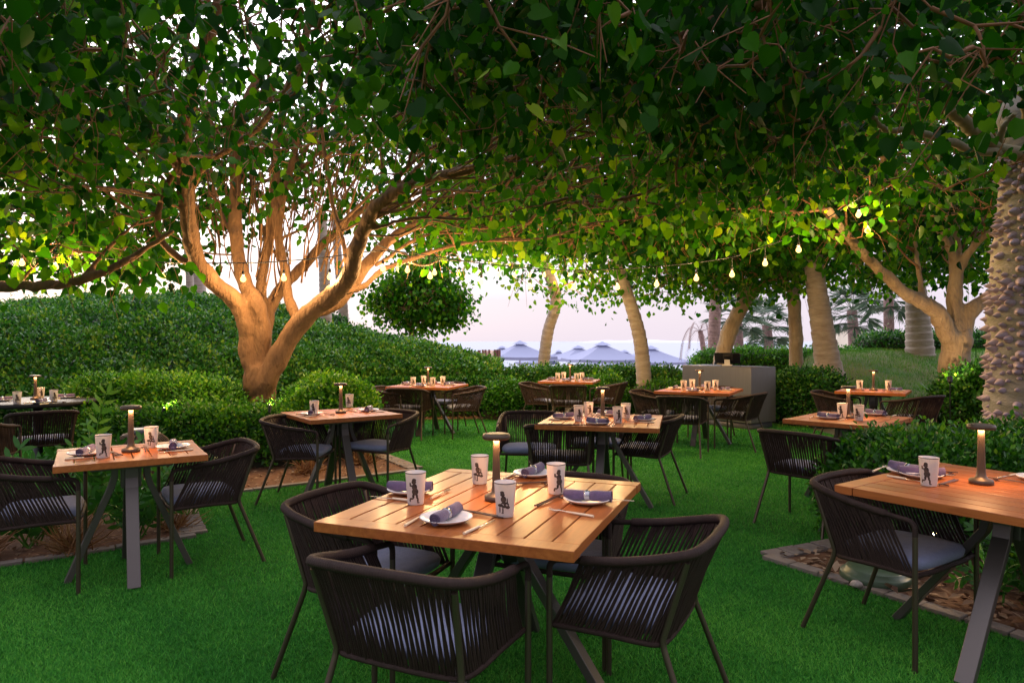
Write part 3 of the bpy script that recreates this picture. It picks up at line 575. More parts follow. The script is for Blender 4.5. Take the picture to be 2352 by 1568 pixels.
def simple_tree(name, label, limbs, base, barkm, cen, lp=14, ls=.12, tone=.4, group=None, heart=True, twr=.010, trunkpts=None, spread=.28, extra=0):
    t = thing(name, label, 'tree', base, 0, group); o0 = np.array(base, float); mb = MB(); nodes = []
    for p, a, b in limbs:
        Q, _ = limb(mb, p, a, b, 12); nodes += list(Q[len(Q) // 3:])
    for a_ in range(len(mb.V)): mb.V[a_] = mb.V[a_] - o0
    fuse(mb.build('trunk', barkm, t)); crown(t, o0, nodes, cen, lp, ls, tone=tone, heart=heart, twig_r=twr, spread=spread, extra=extra); return t

YB = 10.5
simple_tree('forked_tree', 'pale-barked forked tree standing beside the thorny trunk', [
    (pxl([(2188, 1010, YB), (2186, 940, YB), (2190, 870, YB), (2196, 800, YB), (2200, 770, YB)]), .22, .20),
    (pxl([(2196, 810, YB), (2165, 745, YB - .1), (2150, 715, YB - .2), (2110, 690, YB - .3), (2075, 670, YB - .4), (2020, 620, YB - .6), (1960, 560, YB - .9), (1900, 480, YB - 1.4)]), .15, .05),
    (pxl([(2200, 780, YB), (2192, 700, YB + .1), (2195, 620, YB + .2), (2190, 520, YB + .3), (2180, 380, YB + .3)]), .13, .07),
    (pxl([(2205, 790, YB), (2225, 720, YB), (2262, 690, YB), (2310, 650, YB - .1), (2360, 560, YB - .3), (2380, 440, YB - .6)]), .13, .07),
    (pxl([(2190, 640, YB + .2), (2240, 560, YB), (2290, 520, YB - .2), (2350, 450, YB - .5)]), .07, .04),
    (pxl([(2120, 700, YB - .3), (2112, 640, YB - .2), (2100, 560, YB), (2060, 460, YB)]), .05, .03),
    (pxl([(2194, 600, YB + .2), (2150, 520, YB), (2080, 440, YB - .6), (2000, 330, YB - 1.6), (1900, 250, YB - 2.6)]), .06, .04)],
    (6.78, YB, 0), M['barkpale'], canopy_pts(1000, (1.8, 9.2), (5.2, 12.6), (2.75, 5.2), lambda p: (.1 if p[1] < 7.3 and p[0] / p[1] > .48 else 1), lambda p: 2.95 + .2 * wob(p[0], p[1], 1.1, 3)), 20, .098, .40, extra=90)
YC = 16.3
simple_tree('leaning_tree', 'leaning smooth-barked tree rising behind the steel counter', [
    (pxl([(1655, 850, YC), (1664, 800, YC), (1684, 740, YC), (1712, 690, YC)]), .21, .17),
    (pxl([(1712, 695, YC), (1745, 660, YC), (1790, 620, YC), (1840, 560, YC - .3)]), .12, .06),
    (pxl([(1708, 700, YC), (1690, 650, YC), (1650, 610, YC - .3), (1560, 580, YC - .8), (1440, 560, YC - 1.2), (1330, 560, YC - 1.6)]), .11, .04),
    (pxl([(1712, 690, YC), (1722, 620, YC), (1700, 540, YC), (1660, 440, YC)]), .08, .05)],
    (5.0, YC, 0), M['barkpale'], np.vstack([canopy_pts(520, (-.2, 6.5), (12.5, 17), (2.15, 4.6), None, lambda p: 2.52 + .22 * wob(p[0] * 1.5, p[1], 1.2, 5)), canopy_pts(500, (-1.5, 5.0), (9.5, 13), (2.9, 5.2), None, lambda p: 3.0 + .22 * wob(p[0], p[1], 1.2, 5))]), 19, .10, .52, extra=130)
YD = 15.5
simple_tree('slender_tree', 'straight slender pale tree left of the stout ringed palm trunk', [
    (pxl([(1830, 862, YD), (1828, 800, YD), (1825, 720, YD), (1822, 675, YD)]), .16, .14),
    (pxl([(1822, 690, YD), (1805, 650, YD), (1775, 620, YD - .2), (1720, 570, YD - .5)]), .09, .05),
    (pxl([(1822, 690, YD), (1835, 650, YD), (1850, 600, YD), (1880, 520, YD - .4)]), .08, .05)],
    (6.45, YD, .7), M['barkpale'], canopy_pts(560, (4.2, 10.5), (12.6, 17), (2.45, 4.6), None, lambda p: 2.78 + .2 * wob(p[0] * 1.5, p[1], 1.2, 6)), 18, .102, .5, extra=80)
simple_tree('side_tree', 'tree outside the left edge reaching in with one low bare bough', [
    ([(-9.2, 8.6, 0), (-9.2, 8.6, 1.4), (-9.1, 8.6, 2.0)], .25, .2),
    ([(-9.1, 8.6, 1.9)] + pxl([(-120, 668, 8.2), (0, 659, 8.1), (110, 655, 8.0), (190, 642, 8.0), (280, 605, 8.0), (350, 560, 8.0), (400, 530, 7.9)]), .085, .03),
    ([(-9.1, 8.6, 2.0), (-9, 8.4, 3), (-8.2, 8, 4), (-7, 7.4, 4.6)], .14, .05),
    (pxl([(190, 642, 8.0), (260, 560, 8.1), (330, 500, 8.2)]), .04, .02), (pxl([(40, 660, 8.1), (90, 600, 8.2), (160, 540, 8.2)]), .03, .015)],
    (-9.2, 8.6, 0), M['bark'], np.vstack([canopy_pts(330, (-10.5, -4.6), (6.2, 11), (2.5, 4.6), hole, lambda p: 2.45 + .2 * wob(p[0], p[1], 1.3, 8)), np.array(pxl([(300, 600, 7.8), (325, 640, 7.8), (318, 670, 7.8), (150, 600, 8.0), (60, 600, 8.0), (220, 580, 8.0)]))]), 13, .125, .50)
# two trees behind the photographer whose boughs hang into the top of the view
simple_tree('near_tree', 'dark overhanging tree with large leaves filling the top right', [
    ([(4.6, -.6, 0), (4.5, -.4, 1.6), (4.1, .3, 2.8)], .24, .18), ([(4.1, .3, 2.8), (3.3, 1.8, 3.4), (2.2, 3.6, 3.6), (1.2, 5.2, 3.7)], .12, .04),
    ([(4.1, .3, 2.8), (4.2, 2.2, 3.5), (4.4, 4.4, 3.8), (4.6, 6, 4)], .12, .04), ([(4.1, .3, 2.8), (2.6, 1.2, 3.6), (.8, 2.4, 3.9), (-.4, 3.6, 4)], .1, .04)],
    (4.6, -.6, 0), M['bark'], canopy_pts(650, (-.6, 6.2), (3.0, 6.8), (2.7, 4.8), lambda p: (.4 if 784 - (p[2] - CH) / p[1] * FL > 270 and 1176 + p[0] / p[1] * FL < 1600 else (.12 if 1176 + p[0] / p[1] * FL > 1930 and 784 - (p[2] - CH) / p[1] * FL > 170 else 1)), lambda p: 2.72 + .12 * (p[1] - 2.5) * .6 + .2 * wob(p[0] * 1.4, p[1] * 1.4, 1.1, 9)), 19, .084, .22)
simple_tree('near_tree', 'dark overhanging tree with large leaves filling the top left', [
    ([(-5.2, .2, 0), (-5.1, .4, 1.6), (-4.6, 1.0, 2.9)], .24, .18), ([(-4.6, 1, 2.9), (-3.4, 2.4, 3.5), (-2.2, 3.8, 3.8), (-1, 5, 3.9)], .12, .04),
    ([(-4.6, 1, 2.9), (-4.6, 2.6, 3.6), (-4.6, 4.4, 3.9)], .12, .04)],
    (-5.2, .2, 0), M['bark'], canopy_pts(330, (-5.4, -.2), (3.0, 6.4), (2.8, 4.8), lambda p: (.4 if 330 < 1176 + p[0] / p[1] * FL < 850 else .8), lambda p: 2.85 + .10 * (p[1] - 2.5) + .2 * wob(p[0] * 1.4, p[1] * 1.4, 1.1, 11)), 18, .084, .24)

# small round-crowned tree beyond the bank
YT = 22
def ball(n, c, r, zs=1.0):
    v = rvec(n) * (rng.random((n, 1)) ** .42) * np.array(r); return v + np.array(c)
simple_tree('round_tree', 'small round-crowned green tree standing against the sky beyond the bank', [
    (pxl([(946, 800, YT), (945, 770, YT), (950, 720, YT), (965, 660, YT)]), .10, .05), (pxl([(945, 765, YT), (915, 720, YT), (890, 680, YT)]), .05, .03), (pxl([(948, 750, YT), (1000, 710, YT), (1040, 680, YT)]), .05, .03)],
    (atY(946, 800, YT)[0], YT, -.6), M['bark'], np.vstack([ball(230, atY(955, 690, YT), (1.35, 1.2, 1.05)), ball(60, atY(1040, 700, YT), (.65, .6, .75)), ball(60, atY(985, 625, YT), (.75, .7, .6)), ball(40, atY(890, 690, YT), (.6, .6, .8))]), 15, .12, .50, spread=.24)

# palms
def ringed(name, label, pts, r0, r1, rings=16, m='palm', group=None, cat='palm tree', fronds=None, bulge=0.0):
    t = thing(name, label, cat, pts[0], 0, group); o0 = np.array(pts[0], float); P = resample(spline(pts, 12), 110); K = len(P); u = np.linspace(0, 1, K)
    rad = r0 + (r1 - r0) * u ** .8 + bulge * np.exp(-((u - .05) / .12) ** 2); ph = (u * rings) % 1; rad = rad * (1 + .085 * (ph - .5)) + rng.normal(size=K) * .001
    mb = MB(); mb.tube(P - o0, rad, 18, cap=True); mb.build('trunk', M[m], t)
    if fronds: fan_crown(t, P[-1] - o0, *fronds)
    return t
def fan_crown(t, top, n, L_, droop, m='palmleaf', feather=False):
    mb = MB()
    for q in range(n):
        az = q * 2.399 + rng.random() * .4; el = radians(75 - 130 * (q / n)) + rng.normal() * .1; d = np.array([cos(az) * cos(el), sin(az) * cos(el), sin(el)])
        pet = [top, top + d * L_ * .35 + [0, 0, .02], top + d * L_ * .62 + [0, 0, -droop * .15]]; mb.tube(pet, [.014, .010, .008], 4, cap=False, r=.6)
        if feather:
            P = resample(spline([top, top + d * L_ * .5, top + d * L_ * .9 + [0, 0, -droop * .6], top + d * L_ * 1.05 + [0, 0, -droop * 1.3]], 6), 26)
            T = np.gradient(P, axis=0); T /= np.linalg.norm(T, axis=1)[:, None]; sd = np.cross(T, [0, 0, 1.]); sd /= np.linalg.norm(sd, axis=1)[:, None] + 1e-9
            for sg in (-1, 1):
                tp = sd * sg + T * .6 + [0, 0, -.5]; mb.leaves(P, tp, np.tile([0, 0, 1.], (len(P), 1)), L_ * .28, [(-.05, 0, 0), (.05, 0, 0), (0, 1, 0)], [(0, 1, 2)], .4 + .3 * rng.random(len(P)))
        else:
            c = pet[-1]; k = 26; a = np.linspace(-1.9, 1.9, k); sd = unit(np.cross(d, [0, 0, 1.])); tp = d[None] * np.cos(a)[:, None] + sd[None] * np.sin(a)[:, None]; tp[:, 2] -= droop * (.25 + .4 * rng.random(k))
            mb.leaves(np.tile(c, (k, 1)), tp, np.tile(unit([-d[0], -d[1], 1.2]), (k, 1)) , L_ * .52 * (.8 + .3 * rng.random(k)), [(-.012, 0, 0), (-.05, .5, 0), (0, 1, -.05), (.05, .5, 0), (.012, 0, 0)], [(0, 4, 3), (0, 3, 1), (1, 3, 2)], .2 + .6 * rng.random(k))
    mb.build('fronds', M[m], t, smooth=False)
R = 'ringed palm trunks'
ringed('palm_trunk', 'curved pale ringed palm trunk behind the low hedge, nearest the parasols', pxl([(1246, 870, 17), (1249, 830, 17), (1259, 760, 17), (1276, 700, 17), (1268, 650, 17), (1238, 590, 17), (1215, 520, 17)]), .155, .12, 26)
ringed('palm_trunk', 'leaning pale ringed palm trunk rising from the low hedge beside the counter', pxl([(1480, 930, 13), (1478, 860, 13), (1470, 780, 13), (1452, 710, 13), (1432, 650, 13), (1418, 600, 13), (1405, 520, 13)]), .155, .10, 22)
ringed('palm_trunk', 'stout leaning ringed palm trunk on the lower slope of the grassy mound', pxl([(1914, 905, 13), (1906, 870, 13), (1894, 790, 13), (1882, 710, 13), (1872, 640, 13), (1866, 560, 13)]), .265, .155, 14, bulge=.05)
ringed('palm_trunk', 'short squat ringed palm trunk on the crest of the grassy mound', pxl([(2114, 830, 16.5), (2112, 800, 16.5), (2108, 740, 16.5), (2104, 680, 16.5), (2100, 600, 16.5)]), .34, .19, 14)
ringed('palm_trunk', 'thin grey palm trunk far left beyond the bank', pxl([(160, 720, 24), (152, 640, 24), (140, 570, 24), (120, 400, 24)]), .16, .12, 30)
ringed('palm_trunk', 'thin grey palm trunk behind the left limbs of the big tree', pxl([(438, 720, 22), (436, 640, 22), (430, 560, 22)]), .13, .11, 26)
ringed('palm_trunk', 'pale violet palm trunk close right of the thin grey one behind the tree', pxl([(462, 720, 24), (458, 650, 24), (446, 590, 24), (440, 500, 24)]), .24, .14, 26)
ringed('palm_trunk', 'dark grey palm trunk seen between the right limbs of the big tree', pxl([(752, 800, 18), (748, 700, 18), (744, 600, 18), (738, 480, 18)]), .16, .13, 26)
ringed('palm_trunk', 'slim violet palm trunk just right of the dark grey trunk', pxl([(790, 790, 22), (788, 700, 22), (778, 610, 22), (770, 500, 22)]), .17, .12, 26)
ringed('fan_palm', 'rough-barked palm trunk lit from below near the leaning tree', pxl([(1640, 850, 24), (1640, 780, 24), (1642, 720, 24), (1646, 640, 24)]), .22, .20, 30, m='palmfar')
ringed('fan_palm', 'bent bare palm with a few drooping fronds beside the beach', pxl([(1617, 850, 34), (1615, 800, 34), (1608, 760, 34)]), .16, .12, 18, m='palmfar', fronds=(9, 1.1, 1.4, 'palmfar', True))
ringed('fan_palm', 'low green fan palm left of the slender tree', pxl([(1768, 830, 30), (1765, 790, 30), (1760, 745, 30)]), .22, .20, 18, m='palmfar', fronds=(26, 1.5, .5))
ringed('fan_palm', 'green fan palm behind the cream building', pxl([(1962, 800, 32), (1960, 770, 32), (1956, 712, 32)]), .26, .22, 18, m='palmfar', fronds=(30, 1.6, .5))
ringed('fan_palm', 'tall rough palm trunk on the crest at right', pxl([(2042, 800, 26), (2041, 740, 26), (2040, 670, 26)]), .20, .17, 26, m='palmfar', fronds=(24, 1.4, .5))
ringed('fan_palm', 'fan palm between the leaning tree and the slender tree', pxl([(1700, 850, 27), (1697, 800, 27), (1692, 720, 27)]), .20, .18, 26, m='palmfar', fronds=(26, 1.4, .5))

# thorny silk-floss trunk on the right edge
t = thing('thorny_tree', 'massive trunk covered in blunt lilac thorns at the right edge', 'tree', (5.36, 7.0, 0)); pr = [(.62, 0), (.50, .3), (.44, .7), (.42, 1.2), (.405, 1.8), (.36, 2.4), (.31, 2.9), (.28, 3.4), (.33, 3.7), (.25, 4.0)]
zz = np.linspace(0, 4.0, 60); rr = np.interp(zz, [p[1] for p in pr], [p[0] for p in pr]); mb = MB(); mb.lathe(np.c_[rr * (1 + .02 * rng.normal(size=60)), zz], 40, (0, 0, 0))
pts = []
for _ in range(9000):
    z = .05 + rng.random() * 3.3; a = -pi + rng.random() * pi * 1.3 - .4; q = np.array([a * .42, z])
    if all(np.sum((q - w) ** 2) > (.073 + .016 * sin(z * 9)) ** 2 for w in pts): pts.append(q)
for q in pts:
    a = q[0] / .42; z = q[1]; R_ = float(np.interp(z, zz, rr)); d = np.array([cos(a), sin(a), 0]); s = .024 + .032 * rng.random() ** 1.3; tip = d * (R_ + s * 1.45) + np.array([0, 0, z - s * .15 + rng.normal() * .01])
    base = d * (R_ - .02) + np.array([0, 0, z]); sd = np.array([-sin(a), cos(a), 0]); n = 9; ring = []
    for f, rad in ((0, 1.2), (.3, .95), (.65, .5), (1.0, .05)):
        c = base + (tip - base) * f
        ring.append([c + (sd * cos(h) + np.array([0, 0, 1]) * sin(h) * .85) * s * rad for h in np.arange(n) * 2 * pi / n])
    V = np.array(ring).reshape(-1, 3); F = [(k * n + h, k * n + (h + 1) % n, (k + 1) * n + (h + 1) % n, (k + 1) * n + h) for k in range(3) for h in range(n)]
    mb.add(V, F, rng.random(), m=1)
o = mb.build('trunk', [M['ceiba'], M['thorn']], t)
mb = MB(); o0 = np.array([5.36, 7.0, 0])
for p, a, b in [([(2400, 360, 6.8), (2300, 345, 6.6), (2235, 300, 6.4), (2200, 268, 6.2), (2180, 250, 6.1)], .07, .05), ([(2330, 350, 6.7), (2240, 345, 6.4), (2150, 315, 6.1), (2080, 300, 5.9), (2030, 297, 5.8), (2008, 270, 5.7)], .045, .018), ([(2290, 345, 6.6), (2300, 300, 6.5), (2330, 260, 6.4)], .04, .02), ([(2390, 330, 6.7), (2350, 260, 6.5), (2360, 180, 6.3)], .03, .02), ([(2330, 200, 6.4), (2340, 150, 6.4), (2345, 60, 6.3)], .012, .008)]:
    limb(mb, pxl(p), a, b, 9)
for a_ in range(len(mb.V)): mb.V[a_] = mb.V[a_] - o0
mb.build('branch', mat('green_bark', (.16, .16, .07), .7, var=(.26, .2, .12), vscale=9, bump=.3, bscale=40), t)

# ------------------------------------------------------------------ low plants
def leafstem(mb, base, tip, n, size, r=.5, T=BLADE_T, F=BLADE_F, pairs=True, bend=.1):
    base, tip = np.array(base, float), np.array(tip, float); mid = (base + tip) / 2 + [0, 0, bend]; P = resample(spline([base, mid, tip], 8), n + 2)
    mb.tube(P, np.linspace(.007, .003, len(P)), 5, cap=False, r=.7); Tn = np.gradient(P, axis=0); Tn /= np.linalg.norm(Tn, axis=1)[:, None]
    for i in range(2, len(P)):
        sd = unit(np.cross(Tn[i], [0.2, -1, .1])); up = unit(np.cross(sd, Tn[i]))
        for sg in (-1, 1): mb.leaves(P[i][None], (sd * sg + Tn[i] * .75 + rng.normal(size=3) * .1)[None], (up + rng.normal(size=3) * .2)[None], size * (.8 + .3 * rng.random()), T, F, np.clip(r + rng.normal() * .12, 0, 1))
    mb.leaves(P[-1][None], Tn[-1][None], np.array([[0, -1., .3]]), size, T, F, r)
t = thing('leaflet_plant', 'upright bright plant with paired glossy leaflets behind the left table', 'plant', (-2.98, 4.85, 0)); mb = MB(); o0 = np.array([-2.98, 4.85, 0])
b = np.array(atY(208, 1090, 4.8)); leafstem(mb, b - o0, np.array(atY(246, 905, 4.75)) - o0, 7, .105, .85)
leafstem(mb, b - o0, np.array(atY(150, 1030, 4.7)) - o0, 6, .07, .5); leafstem(mb, b - o0, np.array(atY(196, 975, 4.9)) - o0 + [.02, 0, 0], 5, .07, .6)
mb.build('leaves', M['broad'], t)
def rosette(name, label, loc, n, size, h, m='broad', tone=.4, T=BLADE_T, F=BLADE_F, cat='plant', stems=True, wide=1.0, group=None, lf=7):
    t = thing(name, label, cat, (*loc, 0), 0, group); mb = MB()
    for q in range(n):
        az = rng.random() * 2 * pi; el = .5 + .8 * rng.random(); tip = np.array([cos(az) * cos(el) * wide, sin(az) * cos(el) * wide, sin(el)]) * h * (.6 + .5 * rng.random()); tip[2] = max(tip[2], .06)
        leafstem(mb, (rng.normal() * .03, rng.normal() * .03, 0), tip, lf, size, tone, T, F, bend=.08)
    mb.build('leaves', M[m], t); return t
G = 'broad-leaved plants in the left bed'
for loc, lab, n, s, h, tone in [((-2.72, 4.95), 'leafy plant with drooping glossy fronds below the left table centre', 12, .10, .55, .35), ((-3.1, 5.35), 'tall dark leafy plant behind the left table legs', 13, .11, .72, .28),
        ((-3.35, 4.75), 'glossy broad plant between the left chair and table', 12, .11, .6, .33), ((-3.9, 4.7), 'wide-leaved plant behind the leftmost chair', 12, .12, .72, .4), ((-3.55, 5.6), 'leafy plant beside the rattan lantern', 12, .11, .62, .42),
        ((-2.62, 5.55), 'small leafy plant near the brick corner of the bed', 9, .09, .42, .3), ((-4.6, 4.9), 'leafy plant at the left edge of the bed', 12, .12, .8, .38), ((-3.0, 5.9), 'upright leafy plant right of the rattan lantern', 8, .12, .66, .55)]:
    rosette('broad_leaf_plant', lab, loc, n, s, h, tone=tone, group=G)
for loc, lab in (((2.62, 3.72), 'small leafy weed in the chips under the near right table'), ((2.95, 4.02), 'leafy plant behind the legs of the near right table'), ((2.40, 4.42), 'low leafy sprig by the clipped bush and green cover'), ((2.95, 3.25), 'leafy sprigs beside the bright leg of the near right table')):
    rosette('broad_leaf_plant', lab, loc, 7, .07, .34, tone=.4, group='small plants in the right bed')
def dryclump(label, loc, n, h, m='dry', wide=.9, cat='grass clump', name='dry_grass_clump', w=.05):
    t = thing(name, label, cat, (*loc, 0)); az = rng.random(n) * 2 * pi; el = .15 + rng.random(n) * 1.1
    tp = np.stack([np.cos(az) * np.cos(el) * wide, np.sin(az) * np.cos(el) * wide, np.sin(el)], 1); mb = MB()
    mb.leaves(rng.normal(size=(n, 3)) * [.05, .05, .004] + [0, 0, .01], tp, rvec(n), h * (.5 + .6 * rng.random(n)), [(-w / 2, 0, 0), (-w / 3, .5, .03), (0, 1, -.12), (w / 3, .5, .03), (w / 2, 0, 0)], [(0, 4, 3), (0, 3, 1), (1, 3, 2)], rng.random(n)); mb.build('blades', M[m], t)
dryclump('brown dried grass clump in front of the left plants', (-2.98, 4.62), 160, .32); dryclump('brown dried grass clump at the foot of the leftmost chair', (-3.5, 4.35), 200, .4)
dryclump('withered clump between the left table legs', (-2.55, 5.15), 120, .28); dryclump('straw-coloured clump under the table by the big tree', (-2.2, 7.35), 140, .3); dryclump('straw-coloured clump beside the brick pavers', (-1.75, 7.9), 140, .3)
dryclump('green spiky agave beside the forked tree', (8.6, 12.6), 60, 1.5, 'broad', name='agave_plant', cat='agave', w=.07); dryclump('strappy green plant at the foot of the grassy mound', (6.1, 11.2), 50, .7, 'broad', name='strappy_plant', cat='plant', w=.06)

# ------------------------------------------------------------------ chair
def chair_parts(t):
    half = [(.285, .245, .585), (.285, .243, .625), (.284, .222, .648), (.286, .17, .655), (.291, .0, .675), (.290, -.12, .698), (.280, -.200, .716), (.240, -.262, .730), (.12, -.286, .737), (0, -.290, .738)]
    full = half + [(-x, y, z) for x, y, z in half[-2::-1]]; P = resample(spline(full, 10), 330); K = len(P); i0 = 16
    fh = [(.270, .235, .41), (.262, .05, .41), (.256, -.06, .405), (.238, -.125, .40), (.20, -.152, .40), (.11, -.16, .40), (0, -.162, .40)]
    ff = fh + [(-x, y, z) for x, y, z in fh[-2::-1]]; Q = resample(spline(ff, 10), 160)
    for sx in (1, -1):                                   # four legs
        m_ = MB(); m_.tube([(sx * .285, .245, 0), (sx * .285, .245, .40), (sx * .285, .245, .586)], .0115, 10); m_.build('leg', M['metal'], t)
        m_ = MB(); m_.tube([(sx * .275, -.300, 0), (sx * .236, -.158, .385), (sx * .234, -.152, .42), (sx * .258, -.240, .70)], .0115, 10); m_.build('leg', M['metal'], t)
    m_ = MB(); u = np.arange(K); rad = np.where((u > 34) & (u < K - 35), .0170 + .0013 * (u % 2), .0115); m_.tube(P, rad, 10); m_.build('arm_rail', M['rope'], t)
    m_ = MB(); m_.tube(Q, .0115, 8); m_.tube([(.27, .235, .41), (.14, .25, .41), (-.14, .25, .41), (-.27, .235, .41)], .0115, 8); m_.build('seat_frame', M['rope'], t)
    top = resample(P[34:K - 34], 132); bot = resample(Q, 132); m_ = MB()
    for k in range(132):
        a = top[k] - [0, 0, .012] + rng.normal(size=3) * [.0018, .0018, 0]; b = bot[min(131, max(0, k + (2 if (k % 2) else 0)))] + rng.normal(size=3) * [.0015, .0015, 0]; mid = (a + b) / 2 + np.array([0, 0, 0]) + (np.array([a[0], a[1], 0]) * -.02)
        m_.tube([a, mid, b], [.0052, .0048, .0052], 5, cap=False, r=rng.random())
    m_.build('backrest', M['rope'], t)
    m_ = MB(); n = 40; th = np.arange(n) * 2 * pi / n
    def sup(w, d, z, cy):
        x = np.sign(np.cos(th)) * np.abs(np.cos(th)) ** .42 * w; y = np.sign(np.sin(th)) * np.abs(np.sin(th)) ** .42 * d + cy; return np.stack([x * (1 - .10 * (cy - y > .05) * (cy - y) / d), y, 0 * x + z], 1)
    rings = [sup(.235, .18, .415, .05), sup(.25, .195, .423, .05), sup(.254, .20, .445, .05), sup(.246, .192, .462, .05), sup(.20, .15, .470, .05), sup(.10, .07, .472, .05)]
    V = np.vstack(rings + [np.array([[0, .06, .48], [0, .06, .42]])]); F = []
    for k in range(5): F += [(k * n + h, k * n + (h + 1) % n, (k + 1) * n + (h + 1) % n, (k + 1) * n + h) for h in range(n)]
    m_.add(V, F); m_.add(V, [(5 * n + h, 5 * n + (h + 1) % n, 6 * n) for h in range(n)]); m_.add(V, [((h + 1) % n, h, 6 * n + 1) for h in range(n)]); m_.build('cushion', M['cushion'], t)

FEAT = dict(RL=(-.283, -.19, .72), RR=(.283, -.19, .72), AL=(-.284, .235, .65), AR=(.284, .235, .65), SL=(-.234, -.15, .40), SR=(.234, -.15, .40), FRL=(-.275, -.30, 0), FRR=(.275, -.30, 0), FFL=(-.285, .245, 0), FFR=(.285, .245, 0))
def fit(**kw):
    A, B = [], []
    for k, (px, py) in kw.items():
        x, y, z = FEAT[k]; A.append((x, y)); B.append(at(px, py, z))
    A, B = np.array(A), np.array(B); ca, cb = A.mean(0), B.mean(0); A0, B0 = A - ca, B - cb
    w = 1.0; th = atan2((A0[:, 0] * B0[:, 1] - A0[:, 1] * B0[:, 0]).sum(), (A0 * B0).sum()); c, s = cos(th), sin(th)
    return (cb[0] - (c * ca[0] - s * ca[1]), cb[1] - (s * ca[0] + c * ca[1]), th)
def face(x, y, fx, fy): return (x, y, atan2(-fx, fy))
GC = 'black rope armchairs around the tables'
CHAIRS = [
    (fit(RL=(700, 1285), AR=(1232, 1294), SL=(768.7, 1484.7), SR=(1061.6, 1543.7), RR=(1090, 1340)), 'rope armchair seen from behind at the near side of the nearest table'),
    (fit(AL=(1240, 1287), RL=(1560, 1268), RR=(1650, 1190), SL=(1504.5, 1477.8), SR=(1586, 1375.6)), 'rope armchair at the right side of the nearest table'),
    (fit(RR=(650, 1190), FRR=(650, 1539), SR=(690.6, 1344.6), AR=(862, 1243), FRR2=None) if False else fit(RR=(650, 1190), FRR=(650, 1539), SR=(690.6, 1344.6), AR=(862, 1243)), 'rope armchair at the left side of the nearest table, cushion showing'),
    (face(.24, 3.25, -.37, -.93), 'rope armchair pushed in at the far side of the nearest table'),
    (fit(FFL=(195.6, 1301.4), FFR=(182, 1357)), 'leftmost rope armchair at the two-seat table by the broad leaves'),
    (fit(FFL=(392.4, 1324.7), FFR=(376.4, 1274.3), FRL=(593.5, 1282.5), FRR=(564, 1246.6)), 'rope armchair right of the two-seat table by the broad leaves'),
    (fit(FRR=(619.9, 1153.2), FRL=(601.6, 1131.8), RR=(600, 970), AR=(751.8, 996)), 'rope armchair left of the two-seat table by the big tree'),
    (fit(AL=(851.5, 984), RL=(957.5, 966), SL=(943.6, 1031), FRL=(963, 1088), AR=(822, 970)), 'rope armchair right of the two-seat table by the big tree'),
    (fit(RR=(1150, 962), SR=(1169, 1043), FRR=(1159.5, 1084)), 'rope armchair at the left of the middle table'),
    (fit(RL=(1208, 980), RR=(1360, 982), SL=(1229, 1062), SR=(1345.5, 1064)), 'rope armchair seen from behind at the near side of the middle table'),
    (fit(SL=(1516.3, 1051), SR=(1548, 1037), AL=(1408, 982), FRL=(1544, 1155), FRR=(1574.6, 1131.5)), 'rope armchair at the right of the middle table'),
    (face(.84, 6.75, -.1, -1), 'rope armchair at the far side of the middle table, mostly hidden'),
    (face(-1.78, 10.25, .95, -.25), 'rope armchair at the left of the table before the brown-stemmed hedge'),
    (face(-1.52, 10.15, .18, .98), 'rope armchair seen from behind at the table before the brown-stemmed hedge'),
    (fit(FRL=(1092.5, 998), FRR=(1117.7, 988), RR=(1116.4, 892), AL=(1018, 909.7)), 'rope armchair at the right of the table before the brown-stemmed hedge'),
    (face(-1.1, 11.25, -.2, -1), 'rope armchair at the far side of the table before the brown-stemmed hedge'),
    (face(1.97, 9.47, .87, -.49), 'rope armchair at the left of the table before the steel counter'),
    (face(2.17, 8.70, .41, .91), 'rope armchair seen from behind at the table before the steel counter'),
    (fit(FRL=(1737.9, 1034.7), FRR=(1756.5, 1025), FFL=(1644.3, 1029), RR=(1752, 907), SL=(1718.5, 966)), 'rope armchair at the right of the table, against the steel counter'),
    (face(2.98, 10.2, -.49, -.87), 'rope armchair at the far side of the table before the steel counter'),
    (face(.45, 11.3, .9, -.35), 'rope armchair at the left of the farthest table'),
    (face(.9, 10.95, .1, 1), 'rope armchair seen from behind at the farthest table'),
    (face(1.62, 11.45, -.9, .35), 'rope armchair at the right of the farthest table'),
    (face(-4.72, 6.85, -.62, .78), 'rope armchair seen from behind at the round black table'),
    (face(-4.78, 6.02, -.2, .98), 'rope armchair cut by the left edge near the round black table'),
    (face(-5.1, 8.45, -.5, -.85), 'rope armchair beyond the round black table'),
    (face(2.30, 5.32, .79, .62), 'rope armchair half hidden by the clipped glossy bush'),
    (face(4.42, 9.3, .8, -.6), 'rope armchair left of the table below the grassy mound'),
    (face(5.15, 8.78, -.47, .88), 'rope armchair seen from behind at the table below the grassy mound'),
    (fit(FFR=(2091.4, 1542), FRR=(1850.8, 1441.8), FRL=(1982.8, 1390.5), FFL=(2239.5, 1468.7)), 'rope armchair tucked under the table at the right edge'),
]
for (x, y, th), lab in CHAIRS: place(('rope_armchair',), chair_parts, lab, 'chair', (x, y, 0), th, GC)

